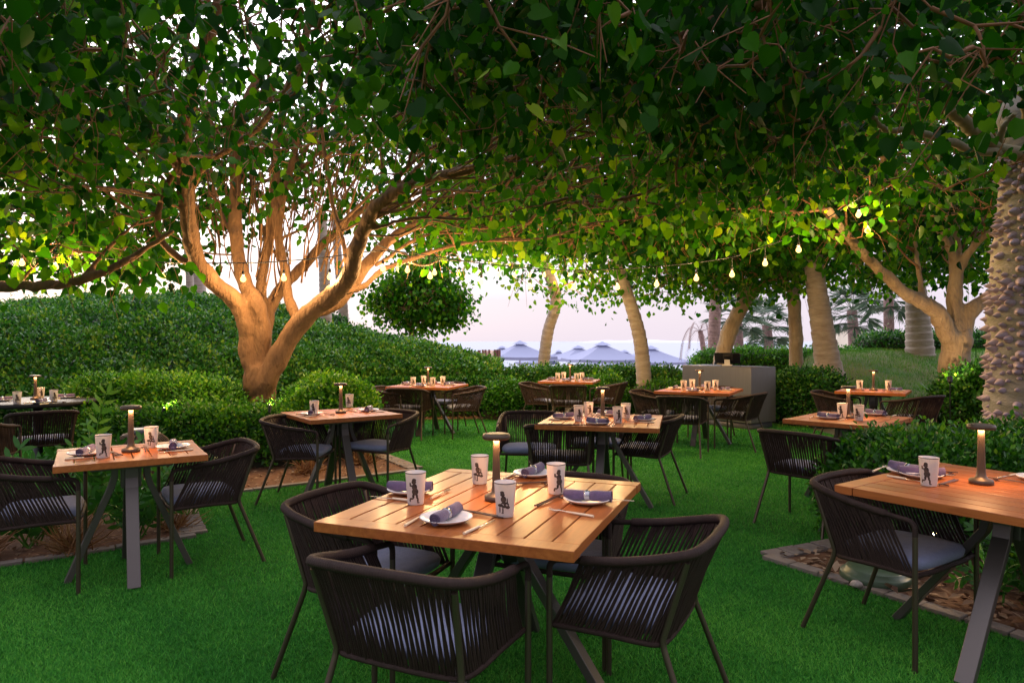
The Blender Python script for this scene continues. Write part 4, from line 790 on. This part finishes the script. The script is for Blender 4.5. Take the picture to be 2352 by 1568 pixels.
# ------------------------------------------------------------------ tables
TZ = .745
def table_parts(t, w, d, legr=.40, lw=.07):     # planks run along local y; border boards at both ends
    m_ = MB(); th = .038; zc = TZ - th / 2; bw = .085; nb = max(6, round(w / .098)); pw = w / nb
    for s in (-1, 1): m_.box((0, s * (d / 2 - bw / 2), zc), (w, bw - .0015, th), r=rng.random())
    for i in range(nb):
        x = -w / 2 + pw * (i + .5); m_.box((x, 0, zc - .0006), (pw - .0065, d - 2 * bw - .004, th - .0012), r=rng.random())
    m_.build('table_top', M['wood'], t, smooth=False, bevel=.0022)
    m_ = MB(); m_.box((0, 0, TZ - th - .03), (w * .55, d * .55, .012)); m_.box((0, 0, .62), (.11, .11, .17)); m_.build('base_plate', M['tableleg'], t, smooth=False, bevel=.003)
    for k in range(4):
        a = k * pi / 2; dr = np.array([cos(a), sin(a), 0]); sd = np.array([-sin(a), cos(a), 0]); m_ = MB()
        P = [dr * .085 + [0, 0, .70], dr * .088 + [0, 0, .60], dr * .105 + [0, 0, .54], dr * legr + [0, 0, .0]]
        m_.sweepbox(resample(np.array(P), 2) if 0 else P, sd, lw, .036); m_.build('leg', M['tableleg'], t, smooth=False, bevel=.003)
TABLES = [  # key, x, y, yaw, w, d, legr, seats(angles of sides in local frame), phrase
    ('A', -.064, 2.943, radians(-21.2), 1.02, 1.17, .46, (-90, 0, 90, 180), 'nearest table'),
    ('B', -2.356, 4.22, radians(32), .78, .72, .33, (0, 180), 'two-seat table by the broad leaves'),
    ('C', -1.63, 6.5, radians(36), .88, .84, .34, (0, 180), 'two-seat table by the big tree'),
    ('D', .79, 5.95, radians(-14), 1.0, 1.0, .42, (-90, 0, 90, 180), 'middle table'),
    ('E', -1.31, 10.66, radians(-14), 1.0, .98, .42, (-90, 0, 90, 180), 'table before the brown-stemmed hedge'),
    ('F', 2.65, 9.64, radians(-28), 1.0, 1.1, .42, (-90, 0, 90, 180), 'table before the steel counter'),
    ('G', 1.02, 12.0, radians(-15), .95, .95, .42, (-90, 0, 90, 180), 'farthest table'),
    ('I', 2.99, 6.07, radians(-44.5), .78, .95, .36, (-90, 90), 'table behind the clipped bush'),
    ('J', 5.03, 9.5, radians(-35), .85, .85, .36, (0, 180), 'table below the grassy mound'),
    ('K', 2.28, 3.12, radians(35.5), 1.06, 1.08, .50, (0, 90, 180), 'table at the right edge'),
]
GT = 'wooden topped dining tables'
TL = {'A': 'nearest large slatted wooden table with four place settings', 'B': 'small slatted wooden table beside the broad-leaved plants', 'C': 'small wooden table in front of the big tree',
      'D': 'large wooden table in the middle of the lawn', 'E': 'wooden table before the brown-stemmed hedge', 'F': 'wooden table before the steel counter', 'G': 'farthest wooden table, below the beach parasols',
      'I': 'wooden table partly hidden behind the clipped glossy bush', 'J': 'wooden table below the grassy mound', 'K': 'large slatted wooden table cut by the right edge'}
for key, x, y, yaw, w, d, lr, seats, ph in TABLES:
    t = thing('dining_table', TL[key], 'table', (x, y, 0), yaw, GT); table_parts(t, w, d, lr)
RT = (-5.52, 7.95)
t = thing('round_table', 'round black table at the far left', 'table', (*RT, 0)); m_ = MB(); m_.lathe([(0, TZ), (.60, TZ), (.618, TZ - .006), (.622, TZ - .03), (.60, TZ - .05), (.5, TZ - .055), (0, TZ - .055)], 64); m_.build('table_top', mat('dark_lacquer', (.03, .028, .03), .5, spec=.15), t)
m_ = MB(); m_.lathe([(0, TZ - .055), (.05, TZ - .056), (.05, .06), (.06, .04), (.3, .02), (.31, 0), (0, 0)], 32); m_.build('pedestal', M['black'], t)

# ------------------------------------------------------------------ table ware
def lamp_parts(t):
    m_ = MB(); m_.lathe([(0, 0), (.050, 0), (.052, .004), (.051, .018), (.046, .023), (.030, .027), (.022, .036), (.0185, .06), (.0165, .14), (.0145, .22), (.0125, .268), (0, .268)], 28); m_.build('stem', M['lampmetal'], t)
    m_ = MB(); m_.lathe([(0, .286), (.045, .286), (.057, .283), (.0605, .276), (.060, .265), (.057, .262), (.0545, .2635), (.054, .2700), (0, .2700)], 36); m_.build('lamp_head', M['lampmetal'], t)
    m_ = MB(); m_.lathe([(.0165, .2680), (.053, .2680)], 24); m_.build('light_ring', M['lampglow'], t)
def figure(kind):
    """plain dark figure silhouettes (own drawing), as outline blobs in cup-face coordinates (u across, v up)"""
    E = []
    if kind == 0: E = [(.0, .098, .007, .006), (-.001, .091, .008, .007), (.001, .074, .009, .012), (.003, .058, .011, .013), (-.009, .078, .008, .003), (-.014, .084, .003, .006), (-.003, .042, .004, .009), (-.010, .033, .007, .003), (-.015, .027, .003, .005), (.009, .042, .0035, .009), (.012, .028, .003, .010), (.014, .019, .005, .002)]
    else: E = [(-.004, .092, .007, .005), (-.003, .085, .0075, .006), (.0, .070, .009, .011), (.004, .052, .014, .010), (-.010, .050, .010, .005), (.014, .044, .007, .005), (.012, .063, .002, .012), (-.012, .036, .0022, .011), (-.002, .034, .0022, .011), (-.003, .026, .004, .0018)]
    return E
def cup_parts(kind):
    def f(t):
        m_ = MB(); m_.lathe([(.0, .003), (.0325, .003), (.0325, 0), (.0335, .002), (.0430, .130), (.0438, .1325), (.0432, .134), (.0418, .132), (.0325, .006), (0, .006)], 36); m_.build('cup_wall', M['paper'], t)
        m_ = MB(); m_.lathe([(.0437, .1305), (.0443, .1325), (.0436, .1345)], 36); m_.build('rim_line', M['cuprim'], t)
        m_ = MB()
        for idx, (u, v, a, b) in enumerate(figure(kind)):
            u, v, a, b = u * 1.25, (v - .06) * 1.2 + .058, a * 1.25, b * 1.2
            n = 14; th = np.arange(n) * 2 * pi / n; uu = u + a * np.cos(th) * 1.0; vv = v + .003 + b * np.sin(th) * 1.0; uu = np.r_[uu, u]; vv = np.r_[vv, v + .003]
            R_ = .0335 + (.0095) * (vv / .13) + .0004 + .00003 * idx; ang = -pi / 2 + uu / R_
            m_.add(np.stack([R_ * np.cos(ang), R_ * np.sin(ang), vv], 1), [(h, (h + 1) % n, n) for h in range(n)])
        m_.build('printed_figure', M['ink'], t)
    return f
def plate_parts(t):
    m_ = MB(); m_.lathe([(0, 0), (.055, 0), (.062, .002), (.088, .012), (.099, .019), (.101, .0215), (.098, .0225), (.084, .0155), (.06, .0065), (0, .005)], 40); m_.build('dish', M['ceramic'], t)
def napkin_parts(t):     # roll along local x, resting on the plate
    m_ = MB(); K = 26; x = np.linspace(-.10, .10, K); pin = 1 - .22 * np.exp(-((x) / .018) ** 2); n = 20; th = np.arange(n) * 2 * pi / n
    rad = .0225 * pin * (1 + .03 * np.sin(x * 70)); V = []
    for i in range(K):
        fold = 1 + .05 * np.cos(3 * th + x[i] * 22) + .10 * np.exp(-((th - 5.2 - x[i] * 4) / .22) ** 2); V.append(np.stack([np.full(n, x[i] + .004 * np.sin(2 * 1)), rad[i] * fold * np.cos(th), .0225 + rad[i] * fold * np.sin(th)], 1))
    V = np.vstack(V); F = [(i * n + h, i * n + (h + 1) % n, (i + 1) * n + (h + 1) % n, (i + 1) * n + h) for i in range(K - 1) for h in range(n)]; m_.add(V, F)
    for sx, i in ((-1, 0), (1, K - 1)):           # spiral end of the roll
        a = np.linspace(0, 5 * pi, 50); rr_ = .0015 + .0195 * a / (5 * pi); P = np.stack([np.full(50, sx * .0995), rr_ * np.cos(a), .0225 + rr_ * np.sin(a)], 1); m_.tube(P, .0016, 4, cap=False)
        e = V[i * n:(i + 1) * n].copy(); e[:, 0] -= sx * .004; m_.add(np.vstack([e, e.mean(0)]), [(h, (h + 1) % n, n) for h in range(n)])
    m_.build('cloth_roll', M['napkin'], t)
    m_ = MB(); a = np.linspace(0, 2 * pi, 28, endpoint=False); w = .011
    V = np.vstack([np.stack([np.full(28, xx), rr_ * np.cos(a), .0225 + rr_ * np.sin(a)], 1) for xx, rr_ in ((-w, .0195), (-w * .7, .0218), (0, .0228), (w * .7, .0218), (w, .0195))]); F = [(k * 28 + h, k * 28 + (h + 1) % 28, (k + 1) * 28 + (h + 1) % 28, (k + 1) * 28 + h) for k in range(4) for h in range(28)]; m_.add(V, F); m_.build('napkin_ring', M['ring'], t)
def fork_parts(t):       # along local x, tines at +x
    m_ = MB(); m_.tube([(-.10, 0, .004), (-.02, 0, .005), (.02, 0, .006)], [.0058, .005, .0032], 8); m_.build('handle', M['handle'], t)
    m_ = MB(); m_.tube([(.02, 0, .006), (.045, 0, .008), (.055, 0, .006)], [.0028, .0022, .006], 8)
    for k in (-1.5, -.5, .5, 1.5): m_.tube([(.055, k * .0045, .006), (.075, k * .0048, .005), (.10, k * .0048, .009)], [.0016, .0014, .0008], 5)
    m_.build('tines', M['steelc'], t)
def knife_parts(t):
    m_ = MB(); m_.tube([(-.105, 0, .004), (-.01, 0, .005)], [.0062, .0052], 8); m_.build('handle', M['handle'], t)
    m_ = MB(); m_.box((.048, 0, .0045), (.115, .0013 + .009, .0016)); m_.build('blade', M['steelc'], t, smooth=False)
def sticks_parts(t):     # chopsticks on a small forked rest
    for s in (-1, 1):
        m_ = MB(); m_.tube([(-.115, s * .007, .004), (.105, s * .004, .012)], [.0036, .0022], 6); m_.build('chopstick', M['darkwood'], t)
    m_ = MB(); m_.tube(spline([(.07, -.022, .003), (.072, -.008, .006), (.070, .008, .005), (.074, .024, .003)], 4), .0032, 6); m_.tube([(.072, -.006, .006), (.088, -.012, .003)], .0024, 5); m_.tube([(.070, .008, .005), (.056, .016, .003)], .0024, 5); m_.build('rest', M['darkwood'], t)

GR = dict(lamp='mushroom lamps on the tables', cup='printed white cups on the tables', plate='small white plates on the tables', nap='rolled napkins on the plates', fork='forks on the tables', knife='knives on the tables', st='chopstick pairs on the tables')
def toward_cam(x, y): return atan2(-x, y) * -1.0     # cup faces roughly the viewer
def put_lamp(x, y, ph, z=TZ): place(('table_lamp',), lamp_parts, 'lit mushroom lamp in the middle of the ' + ph, 'lamp', (x, y, z), 0, GR['lamp'])
cupn = [0]
def put_cup(x, y, side, ph, z=TZ, kind=None):
    kind = cupn[0] % 2 if kind is None else kind; cupn[0] += 1
    desc = ('white cup with dark standing figure, ', 'white cup with dark seated figure, ')[kind]
    place(('paper_cup', kind), cup_parts(kind), desc + side + ' on the ' + ph, 'cup', (x, y, z), -atan2(x, y) + rng.uniform(-.35, .35), GR['cup'])
def sideword(items):     # items: (x, y) -> unique words as seen
    n = len(items); w = [None] * n
    if n == 1: return ['single']
    if n == 2:
        a = 0 if items[0][0] / items[0][1] < items[1][0] / items[1][1] else 1; w[a] = 'left'; w[1 - a] = 'right'; return w
    o = sorted(range(n), key=lambda k: items[k][1]); w[o[0]] = 'near'
    if n == 4: w[o[-1]] = 'far'; rest = o[1:-1]
    else: rest = o[1:]
    rest.sort(key=lambda k: items[k][0] / items[k][1]); w[rest[0]] = 'left'; w[rest[1]] = 'right'; return w
def put_setting(x, y, a, side, ph, z=TZ, detail=True, napyaw=None):
    """a: direction from the diner towards the table centre"""
    f = np.array([cos(a), sin(a)]); s = np.array([sin(a), -cos(a)]); p = np.array([x, y])
    tail = ', ' + side + ' side, ' + ph
    place(('plate',), plate_parts, 'white plate under a rolled napkin' + tail, 'plate', (*p, z), 0, GR['plate'])
    place(('rolled_napkin',), napkin_parts, 'rolled violet-grey napkin in silver ring' + tail, 'napkin', (*p, z + .008), a + (rng.normal() * .25 + .9 if napyaw is None else napyaw - a), GR['nap'])
    if detail:
        q = p - s * .145 - f * .0; place(('fork',), fork_parts, 'pale-handled fork beside the plate' + tail, 'fork', (*q, z), a + .08 + rng.normal() * .05, GR['fork'])
        q = p + s * .135; place(('knife',), knife_parts, 'pale-handled knife beside the plate' + tail, 'knife', (*q, z), a - .05 + rng.normal() * .05, GR['knife'])
        q = p + s * .06 + f * .15; place(('chopsticks',), sticks_parts, 'dark chopsticks on a forked rest' + tail, 'chopsticks', (*q, z), a - pi / 2 + .12 + rng.normal() * .08, GR['st'])
# nearest table, surveyed piece by piece
tA = 'nearest table'; put_lamp(*at(1140, 1147, TZ), tA)
for (px, py), sd, kd in (((1160, 1184), 'nearest the viewer', 1), ((1102, 1109), 'behind the lamp at left', 1), ((1277, 1132), 'at the right', 0), ((955, 1156), 'at the left', 0)): put_cup(*at(px, py, TZ), sd, tA, kind=kd)
def ang(p, q, z): a_, b_ = at(*p, z), at(*q, z); return atan2(b_[1] - a_[1], b_[0] - a_[0])
nz_ = TZ + .03
for (px, py), sd, (e1, e2) in (((1025, 1197), 'near', ((989, 1202), (1052, 1168))), ((1349, 1153), 'right', ((1298, 1140), (1400, 1147))), ((1224, 1092), 'far', ((1204, 1091), (1252, 1071))), ((941, 1131), 'left', ((900, 1116), (984, 1118)))):
    x, y = at(px, py, TZ); put_setting(x, y, 0, sd, tA, detail=False, napyaw=ang(e1, e2, nz_))
def put_line(kind, parts, e1, e2, lab, cat, grp, name):
    a_, b_ = at(*e1, TZ), at(*e2, TZ); place((name,), parts, lab, cat, ((a_[0] + b_[0]) / 2, (a_[1] + b_[1]) / 2, TZ), atan2(b_[1] - a_[1], b_[0] - a_[0]), grp)
for nm, pr_, cat, g_, e1, e2, lab in [('fork', fork_parts, 'fork', 'fork', (917, 1216), (994, 1172), 'fork left of the near plate on the nearest table'), ('knife', knife_parts, 'knife', 'knife', (1065, 1227), (1137, 1195), 'knife right of the near plate on the nearest table'),
        ('chopsticks', sticks_parts, 'chopsticks', 'st', (1139, 1187), (1060, 1176), 'chopsticks between the near plate and the near cup, nearest table'), ('knife', knife_parts, 'knife', 'knife', (935, 1150), (861, 1142), 'dark-looking knife below the left plate, nearest table'),
        ('fork', fork_parts, 'fork', 'fork', (978, 1152), (1046, 1119), 'pale fork right of the left cup, nearest table'), ('chopsticks', sticks_parts, 'chopsticks', 'st', (1229, 1164), (1296, 1138), 'chopsticks between the right cup and right plate, nearest table'),
        ('fork', fork_parts, 'fork', 'fork', (1374, 1189), (1250, 1170), 'fork below the right plate, nearest table'), ('chopsticks', sticks_parts, 'chopsticks', 'st', (1184, 1112), (1250, 1111), 'chopsticks in front of the far plate, nearest table'),
        ('knife', knife_parts, 'knife', 'knife', (1157, 1100), (1198, 1083), 'knife left of the far plate, nearest table'), ('knife', knife_parts, 'knife', 'knife', (1372, 1146), (1428, 1150), 'knife behind the right plate, nearest table')]:
    put_line(nm, pr_, e1, e2, lab, cat, GR[g_], nm)
# the other tables
for key, x, y, yaw, w, d, lr, seats, ph in TABLES:
    if key in 'A': continue
    c = np.array([x, y]); rot = lambda u, v: c + np.array([cos(yaw) * u - sin(yaw) * v, sin(yaw) * u + cos(yaw) * v])
    lp = c if key != 'K' else np.array(at(2253, 1110, TZ)); put_lamp(*lp, ph)
    S = []; C_ = []
    for a in seats:
        ar = radians(a); dist = (w if a in (0, 180) else d) / 2 - .155; S.append((rot(cos(ar) * dist, sin(ar) * dist), yaw + ar + pi))
        ca = ar + radians(38 if len(seats) > 2 else 32); C_.append(rot(cos(ca) * .24, sin(ca) * .24))
    if key == 'K': C_ = [np.array(at(2133, 1114, TZ))]; S = [(np.array(at(2086, 1087, TZ)), S[-1][1])] + S[:-1]
    if key == 'B': C_ = [np.array(at(238, 1050, TZ)), np.array(at(348, 1027, TZ))]
    if key == 'C': C_ = [np.array(at(722, 953, TZ)), np.array(at(803, 934, TZ))]
    if key == 'I': C_ = [np.array(at(1934, 960, TZ)), np.array(at(1972, 965, TZ))]; S = [(np.array(at(1903, 961, TZ)), S[0][1]), (np.array(at(2010, 953, TZ)), S[1][1])]
    if key == 'J': C_ = [np.array(at(1974, 894.5, TZ)), np.array(at(2040, 895, TZ))]
    for (p, a), sw in zip(S, sideword([q[0] for q in S])): put_setting(*p, a, sw, ph, detail=(key not in 'G'))
    for p, sw in zip(C_, sideword(C_)): put_cup(*p, sw + ' one', ph)
ph = 'round black table'; put_lamp(*at(82, 917, TZ), ph)
CR = [np.array(at(*p, TZ)) for p in ((40, 927), (94, 916), (124, 922))]
for p, sw in zip(CR, ('left', 'middle', 'right')): put_cup(*p, sw + ' one', ph)
put_setting(*at(95, 926, TZ), 1.2, 'near', ph); put_setting(*at(150, 914, TZ), 2.8, 'right', ph); put_setting(*at(6, 921, TZ), .5, 'left', ph)

# ------------------------------------------------------------------ string lights
def string(label, cord_px, bulbs, name='string_lights', lift=.0):
    """cord through (px,py,Y) points; bulbs (px,py,Y) hang below it"""
    C = np.array([atY(*p) for p in cord_px]); t = thing(name, label, 'string lights', C[0]); o0 = C[0]; P = spline(C, 14); m_ = MB(); m_.tube(P - o0, .0075, 5); m_.build('cord', M['bulbcord'], t)
    for b in bulbs:
        q = np.array(atY(*b)); D = np.hypot(P[:, 0] - q[0], P[:, 1] - q[1]); c = P[D.argmin()]; top = np.array([q[0], q[1], max(c[2], q[2] + .09)])
        m_ = MB(); l = top - q; m_.tube([l, (0, 0, .075), (0, 0, .07)], [.005, .005, .005], 5); m_.lathe([(0, .08), (.012, .078), (.016, .06), (.017, .03), (.012, .026), (0, .026)], 12); so_ = m_.build('socket', M['bulbcord'], t); so_.location = q - o0
        m_ = MB(); m_.lathe([(.0, .028), (.012, .026), (.018, .014), (.031, -.008), (.035, -.026), (.029, -.046), (.013, -.058), (0, -.060)], 14); bo = m_.build('bulb', M['bulb'], so_)
        l = bpy.data.lights.new('bulb_filament', 'POINT'); l.energy = 72; l.color = (1, .62, .26); l.shadow_soft_size = .015; lo = bpy.data.objects.new('bulb_filament', l); COL.objects.link(lo); lo.parent = so_; lo.location = (0, 0, -.018)
string('string of glowing bulbs in front of the big tree, rising to the right', [(-40, 540, 8.3), (51, 572, 8.4), (128, 582, 8.4), (206, 590, 8.5), (374, 603, 8.5), (559, 604, 8.4), (652, 600, 8.4), (758, 590, 8.4), (880, 576, 8.6), (990, 588, 8.9), (1106, 605, 9.2), (1217, 616, 9.4), (1318, 621, 9.5), (1418, 618, 9.5), (1508, 612, 9.4), (1599, 603, 9.3), (1681, 590, 9.2), (1757, 566, 9.0), (1834, 535, 8.8), (1972, 455, 8.4), (2100, 330, 8.0)],
       [(51, 600, 8.4), (128, 609, 8.4), (206, 619, 8.5), (374, 632, 8.5), (559, 637, 8.4), (652, 635, 8.4), (758, 632, 8.4), (880, 613, 8.6), (988, 631, 8.9), (1105.7, 644, 9.2), (1217, 655, 9.4), (1318, 656, 9.5), (1418, 656, 9.5), (1508, 649, 9.4), (1599, 636, 9.3), (1681, 627, 9.2), (1757, 601, 9.0), (1834, 570, 8.8), (1992, 525, 8.5), (1972, 489, 8.3)])
s3 = [(936, 617, 9.3), (998, 623, 9.9), (1054, 626, 10.5), (1101, 625, 11.1), (1145, 628, 11.7), (1182, 630, 12.3), (1217, 629.5, 12.9), (1250, 629.5, 13.5), (1277, 628, 14.1), (1306, 628.7, 14.7), (1331, 626, 15.3), (1355, 625, 15.9), (1377, 622, 16.5), (1398, 620, 17.1), (1421, 614, 17.7)]
string('string of small glowing bulbs receding towards the sea above the parasols', [(860, 560, 8.6)] + [(x, y - 30 * 9.3 / Y, Y) for x, y, Y in s3] + [(1450, 585, 18.3)], s3)

# uplights in the beds
def uplight(label, loc, aim, r=.035, glow=True):
    t = thing('garden_uplight', label, 'spotlight', loc, 0, 'garden uplights in the beds'); d = unit(np.array(aim) - np.array(loc)); m_ = MB()
    m_.tube([(0, 0, -max(.02, loc[2])), (0, 0, 0)], .006, 6); m_.tube([-d * .05, -d * .02, d * .045], [r * .6, r * .95, r], 14); m_.build('housing', M['black'], t)
    m_ = MB(); a = np.cross(d, [0, 0, 1.]); a = unit(a) if np.linalg.norm(a) > .01 else np.array([1., 0, 0]); b = np.cross(a, d); th = np.arange(14) * 2 * pi / 14
    V = np.vstack([d * .047 + (np.cos(th)[:, None] * a + np.sin(th)[:, None] * b) * r * .85, [d * .049]]); m_.add(V, [(h, (h + 1) % 14, 14) for h in range(14)]); m_.build('lens', M['spotglow'], t)
    l = bpy.data.lights.new('uplight_beam', 'SPOT'); l.energy = 60; l.color = (1, .66, .36); l.spot_size = radians(125); l.spot_blend = .7; l.shadow_soft_size = .03
    lo = bpy.data.objects.new('uplight_beam', l); COL.objects.link(lo); lo.parent = t; lo.location = d * .07
    import mathutils
    lo.rotation_euler = mathutils.Vector(d).to_track_quat('-Z', 'Y').to_euler(); return lo
uplight('small uplight hidden in the bushes below the big tree', (-2.75, 7.75, .66), (-3.1, 9.1, 2.6), .02).data.energy = 24
uplight('small uplight left of the big tree among the bushes', (-3.9, 7.62, .64), (-3.5, 9.1, 2.6), .02).data.energy = 20
uplight('small added uplight at the foot of the forked tree', (6.0, 9.35, .9), (6.75, 10.5, 2.3)).data.energy = 40  # added lamp for the forked trunk, no such source known there
uplight('small added uplight behind the counter lighting the leaning tree', (4.5, 15.1, .95), (5.6, 16.3, 2.8)).data.energy = 14  # added fixture brightening the leaning trunk
uplight('glaring little spotlight seen through the right-hand chair', (2.60, 4.22, .24), (2.0, 2.2, .7), .012).data.energy = 5

# ------------------------------------------------------------------ counter, lantern, fence, beach things
t = thing('steel_counter', 'brushed steel host counter standing on the lawn before the far hedge', 'counter', (3.83, 10.93, 0)); a_ = unit([-.56, .83, 0]); b_ = unit([.83, .56, 0]); yaw = atan2(a_[1], a_[0]); c_ = a_ * .72 + b_ * .32
m_ = MB(); m_.box((c_[0], c_[1], .555), (1.44, .64, .89), yaw); m_.build('body', M['brushed'], t, smooth=False, bevel=.004)
m_ = MB(); m_.box((c_[0], c_[1], .0525), (1.36, .56, .105), yaw); m_.build('plinth', M['slate'], t, smooth=False)
m_ = MB(); m_.box((c_[0], c_[1], 1.006), (1.445, .645, .008), yaw); m_.build('counter_top', M['slate'], t, smooth=False)
tx, ty = at(1640, 838, 1.01); tx, ty = 3.83 + c_[0] * .95 - .02, 10.93 + c_[1] * .95
t = thing('till_terminal', 'black touchscreen till leaning on the steel counter', 'till', (tx, ty, 1.011), radians(158)); m_ = MB(); m_.box((0, 0, .012), (.16, .14, .022)); m_.box((0, .02, .06), (.09, .03, .09), pitch=radians(-15)); m_.build('stand', M['plastic'], t, smooth=False, bevel=.003)
m_ = MB(); m_.box((0, -.02, .13), (.42, .022, .27), pitch=radians(-50)); m_.build('screen', M['screen'], t, smooth=False, bevel=.004)

lx, ly = -3.58, 6.6
t = thing('rattan_lantern', 'round rattan cage lantern with slate lid among the left plants', 'lantern', (lx, ly, 0)); m_ = MB(); pr = [(.14, .02), (.22, .10), (.265, .24), (.265, .36), (.235, .46), (.16, .53), (.10, .545)]; Pp = spline([(p[0], 0, p[1]) for p in pr], 4)
for k in range(44):
    a = k * 2 * pi / 44; m_.tube(np.stack([Pp[:, 0] * cos(a), Pp[:, 0] * sin(a), Pp[:, 2]], 1), .0045, 5, cap=False)
for z, r_ in ((.02, .14), (.30, .268), (.53, .16)): a = np.linspace(0, 2 * pi, 41); m_.tube(np.stack([r_ * np.cos(a), r_ * np.sin(a), 0 * a + z], 1), .008, 6, cap=False)
m_.build('cage', M['rattan'], t); m_ = MB(); m_.lathe([(0, .585), (.10, .585), (.115, .575), (.115, .55), (.10, .54), (0, .54)], 28); m_.build('lid', M['slate'], t)

t = thing('green_cover', 'round green plastic cover in the wood chips below the right chair', 'cover', (2.16, 4.06, 0)); m_ = MB(); m_.lathe([(0, .085), (.15, .085), (.16, .08), (.165, .06), (.185, .058), (.19, .05), (.20, .0), (0, 0)], 40); m_.build('lid', M['green'], t)
for q, (x, y, s) in enumerate(((1.98, 3.93, .035), (2.02, 3.98, .022), (4.55, 5.95, .10))):
    m_ = MB(); m_.lathe([(0, -.5), (.6, -.35), (.95, 0), (.8, .4), (.35, .62), (0, .66)], 12); m_.V[0] = m_.V[0] * s * (1 + .12 * rng.normal(size=m_.V[0].shape)) + [x, y, .015 + s * .4]
    tag(m_.build('pebble', M['rock']), ('pale pebble beside the green cover', 'smaller pale pebble beside the green cover', 'round stone at the foot of the thorny trunk')[q], 'stone')

t = thing('garden_fence', 'low black iron fence at the foot of the ringed palm', 'fence', (2.25, 12.35, 0)); m_ = MB()
for k in range(14): m_.box((k * .085, 0, .31), (.012, .012, .62)); m_.lathe([(0, .0), (.011, .008), (.0, .03)], 6, (k * .085, 0, .62))
m_.build('bars', M['black'], t, smooth=False); m_ = MB(); m_.box((.55, 0, .55), (1.16, .010, .02)); m_.box((.55, 0, .12), (1.16, .010, .02)); m_.build('rail', M['black'], t, smooth=False)

t = thing('slatted_screen', 'dark red slatted screen at the right end of the bank', 'screen', (*atY(1122, 830, 19)[:2], -.2)); zt = CH + (784 - 804) * 19 / FL + .2; m_ = MB()
for k, x in enumerate((-.72, -.5, -.26)): m_.box((x, 0, zt / 2), (.09, .05, zt), r=.5)
for x in (-.16, -.08, .02, .20, .29): m_.box((x, 0, zt / 2), (.055 if x < .1 else .10, .05, zt + .03))
m_.build('slats', M['redwood'], t, smooth=False); m_ = MB(); m_.box((.05, .05, zt / 2), (.42, .02, zt)); m_.build('back_panel', M['whitewall'], t, smooth=False)

GU = 'pale blue parasols on the beach'
def parasol(lab, px, py, Y, half, yaw=.2):
    x, y, z = atY(px, py, Y); zb = float(profile_z(Y)); t = thing('beach_parasol', lab, 'parasol', (x, y, zb), yaw, GU); H = z - zb; m_ = MB(); h = half; e = H - half * .46; n = 9
    C = [(-h, -h), (h, -h), (h, h), (-h, h)]
    for k in range(4):
        (x1, y1), (x2, y2) = C[k], C[(k + 1) % 4]; rows = []
        for i in range(n):
            f = i / (n - 1); row = []
            for j in range(9):
                g_ = j / 8; ex, ey = x1 + (x2 - x1) * g_, y1 + (y2 - y1) * g_; zz_ = H + (e - H) * f - .16 * sin(pi * f) * 1.0 * .5 - .0 * g_ + (-.05 * sin(pi * g_) * f); row.append((ex * f, ey * f, zz_))
            rows.append(row)
        V = np.array(rows).reshape(-1, 3); m_.add(V, [(i * 9 + j, i * 9 + j + 1, (i + 1) * 9 + j + 1, (i + 1) * 9 + j) for i in range(n - 1) for j in range(8)])
        E_ = V[-9:]; W_ = E_ - [0, 0, .16]; m_.add(np.vstack([E_, W_]), [(j, j + 1, 10 + j, 9 + j) for j in range(8)])
    m_.build('canopy', M['umbrella'], t, smooth=False); m_ = MB(); c = .22
    m_.add([(-h * c, -h * c, H - .25 * half * .46 + .10), (h * c, -h * c, H - .25 * half * .46 + .10), (h * c, h * c, H - .25 * half * .46 + .10), (-h * c, h * c, H - .25 * half * .46 + .10), (0, 0, H + .12)], [(0, 1, 4), (1, 2, 4), (2, 3, 4), (3, 0, 4)]); m_.build('vent_cap', M['umbrella'], t, smooth=False)
    m_ = MB(); m_.tube([(0, 0, 0), (0, 0, H)], .04, 8); m_.build('pole', M['pole'], t)
parasol('large near parasol left of the curved palm trunk', 1194, 786, 40, 1.75, .25); parasol('small parasol peak behind the leftmost large one', 1153, 797, 60, 1.6, .5)
parasol('small parasol just right of the curved palm trunk', 1283, 806, 62, 1.5, .1); parasol('mid-distance parasol overlapped by the largest one', 1328, 796, 52, 1.9, .3)
parasol('largest parasol in the middle of the beach', 1383, 788, 40, 1.95, .2); parasol('small parasol right behind the largest one', 1434, 806, 60, 1.7, .4)
parasol('parasol right of the leaning ringed trunk', 1494, 797, 44, 1.95, .25); parasol('low far parasol behind the curved palm trunk', 1232, 814, 62, 1.5, .35); parasol('low far parasol beneath the edge of the largest one', 1400, 815, 64, 1.9, .6)

t = thing('beach_wall', 'low pink-white wall with open panels near the palms', 'wall', (*atY(1750, 815, 36)[:2], -2)); m_ = MB(); m_.box((0, 0, 1.5), (2.4, .15, 3.0)); m_.build('wall_panel', M['whitewall'], t, smooth=False)
m_ = MB(); [m_.box((-1.1 + k * .22, -.10, 2.85 - .12 * (k % 3)), (.16, .03, .05)) for k in range(6)]; m_.build('louvres', M['ceramic'], t, smooth=False)
t = thing('beach_building', 'small cream building beyond the mound between two palms', 'building', (*atY(1934, 815, 45)[:2], -2)); m_ = MB(); m_.box((0, 0, 2.05), (1.55, 2, 4.1)); m_.build('wall', M['creamwall'], t, smooth=False); m_ = MB(); m_.box((0, 0, 4.17), (1.65, 2.1, .12)); m_.build('roof', M['whitewall'], t, smooth=False)
